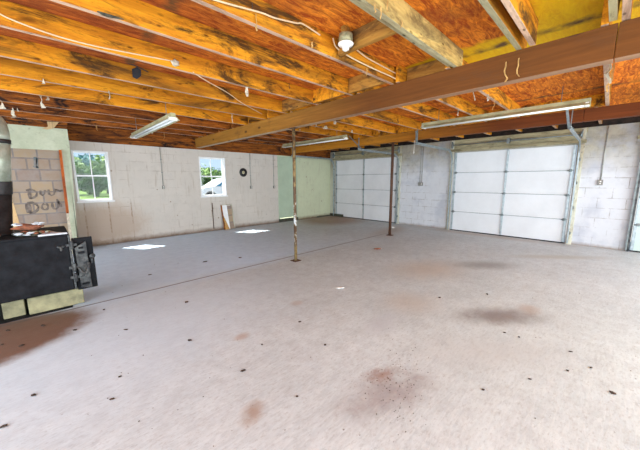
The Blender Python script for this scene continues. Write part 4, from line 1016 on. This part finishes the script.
# ------------------------------------------------------------------ outdoors
struct(MB().box((-60, YW+0.2, -0.12), (70, 24, -0.02)).build('ground_drive', 'drive'))
struct(MB().box((-60, 24, -0.12), (90, 130, -0.02)).build('ground_lawn', 'grass'))
struct(MB().box((XG+0.2, -30, -0.12), (70, YW+0.2, -0.02)).build('ground_forecourt', 'drive'))
def tree(x, y, h, rad, mat, label, n=900, seed=0, leaf=0.25, trunk=True, cz=None, rz=None, cat='tree'):
    rr = random.Random(seed); t_ = empty('tree', (x, y, -0.02)); tag(t_, label, cat, 'trees outdoors')
    cz = cz or h*0.58; rz = rz or h*0.45
    mb = MB()
    for _ in range(n):
        a = rr.uniform(0, 2*PI); z = rr.uniform(-1, 1); q = math.sqrt(1-z*z); k = rr.random()**0.4
        k *= 0.8+0.25*math.sin(3*a+seed)*math.sin(4*z+seed)
        c_ = Vector((x+rad*k*q*math.cos(a), y+rad*k*q*math.sin(a), cz+rz*k*z))
        u = Vector((rr.uniform(-1, 1), rr.uniform(-1, 1), rr.uniform(-1, 1))).normalized(); v = u.orthogonal().normalized(); s_ = leaf*rr.uniform(0.5, 1.1)
        mb.bm.faces.new([mb.bm.verts.new(c_+u*s_), mb.bm.verts.new(c_+v*s_*0.6), mb.bm.verts.new(c_-u*s_), mb.bm.verts.new(c_-v*s_*0.6)])
    mb.build('foliage', mat, t_)
    mb = MB(); mb.cyl((x, y, -0.02), (x+0.1*rad, y, cz), 0.03*h+0.05, 0.012*h, 10)
    for k in range(5):
        a = k*1.3+seed; mb.tube([(x, y, cz*0.55), (x+0.35*rad*math.cos(a), y+0.35*rad*math.sin(a), cz*0.85), (x+0.75*rad*math.cos(a), y+0.75*rad*math.sin(a), cz+0.25*rz)], [0.012*h, 0.008*h, 0.003*h], 6)
    mb.build('trunk', 'bark', t_)
def at(px, dist):
    d = fwd+rgt2*((px-320)/283.25)-up2*((181-225)/283.25); d.z = 0; d.normalize(); return d*dist
for k, (px, ds, h, rad, mt, lb) in enumerate((
    (68, 38, 4.0, 2.2, 'leaf_lime', 'light green bushy tree across the lawn, left in the first window'),
    (84, 56, 5.6, 4.0, 'leaf_teal', 'bluish green tree across the lawn, middle of the first window'),
    (93, 33, 2.6, 1.3, 'leaf_green', 'low mid green bush across the lawn in front of the bluish tree'),
    (107, 40, 4.2, 2.0, 'leaf_lime', 'light green tree at the right side of the first window'),
    (97, 88, 8.0, 4.6, 'leaf_teal', 'tall bluish tree farthest behind the lawn'),
    (72, 74, 6.4, 4.6, 'leaf_green', 'dark green tree far behind the light green bushy one'),
    (201, 40, 3.4, 3.2, 'leaf_lime', 'light green tree behind the bonnet of the white car'),
    (222, 52, 3.4, 3.0, 'leaf_green', 'green tree beyond the roof of the white car'))):
    p = at(px, ds); tree(p.x, p.y, h, rad, mt, lb, 1500, k+1, 0.30, cz=h*0.52, rz=h*0.5)
p = at(52, 13.0); tree(p.x, p.y, 5.2, 2.6, 'leaf_lime', 'near tree whose branches hang across the first window top', 300, 21, 0.10, cz=3.9, rz=1.5)
p = at(240, 15.0); tree(p.x, p.y, 4.8, 3.0, 'leaf_yellow', 'yellow leaved tree outside the second window', 1500, 23, 0.11, cz=3.6, rz=1.35)

# white car, side on, front wheel toward the window
cx, cy = 6.70, 17.6
car = empty('car', (cx+2.2, cy, -0.02)); tag(car, 'white parked car seen through the second window', 'car')
body = [(0.02, 0.35), (0.0, 0.62), (0.10, 0.80), (0.45, 0.93), (1.15, 1.05), (1.75, 1.42), (2.2, 1.56), (3.1, 1.58), (3.9, 1.45), (4.35, 1.08), (4.5, 0.9), (4.52, 0.4), (4.4, 0.28)]
def arch(c0_): return [(c0_+0.40*math.cos(a), 0.33+0.40*math.sin(a)) for a in [math.radians(q) for q in range(0, 181, 20)]]
low = [(4.3, 0.25)]+[(a, max(b, 0.25)) for a, b in arch(3.62)]+[(3.1, 0.22), (1.3, 0.22)]+[(a, max(b, 0.25)) for a, b in arch(0.85)]+[(0.2, 0.25)]
poly = [(cx+a, b) for a, b in body+low]
mb = MB(); mb.prism(poly, 'y', cy, cy+1.75); mb.build('body', 'car_white', car, 0.03)
mb = MB(); mb.prism([(cx+a, b) for a, b in ((1.22, 1.02), (1.80, 1.36), (2.25, 1.48), (3.05, 1.49), (3.75, 1.38), (4.0, 1.08), (2.4, 1.0))], 'y', cy-0.012, cy+0.02)
mb.build('side_glass', 'car_glass', car)
mb = MB(); mb.box((cx+2.55, cy-0.02, 0.98), (cx+2.63, cy-0.004, 1.50)); mb.build('door_pillar', 'car_white', car)
for wx in (0.85, 3.62):
    for yy, s_ in ((cy-0.03, 1), (cy+1.58, 1)):
        w_ = MB().lathe([(0.0, 0), (0.20, 0), (0.30, -0.0), (0.335, 0.03), (0.335, 0.17), (0.30, 0.2), (0, 0.2)], (cx+wx, yy, 0.315), 'y', 28).build('wheel', 'tyre', car)
        MB().lathe([(0, -0.012), (0.19, -0.004), (0.20, 0.01), (0, 0.01)], (cx+wx, yy, 0.315), 'y', 20).build('hubcap', 'hub', w_)
mb = MB(); mb.box((cx+1.55, cy-0.16, 1.0), (cx+1.70, cy-0.01, 1.12)); mb.build('wing_mirror', 'car_white', car, 0.02)
mb = MB(); mb.box((cx+0.04, cy-0.01, 0.66), (cx+0.36, cy+0.05, 0.80)); mb.build('headlamp', 'tube', car, 0.01)
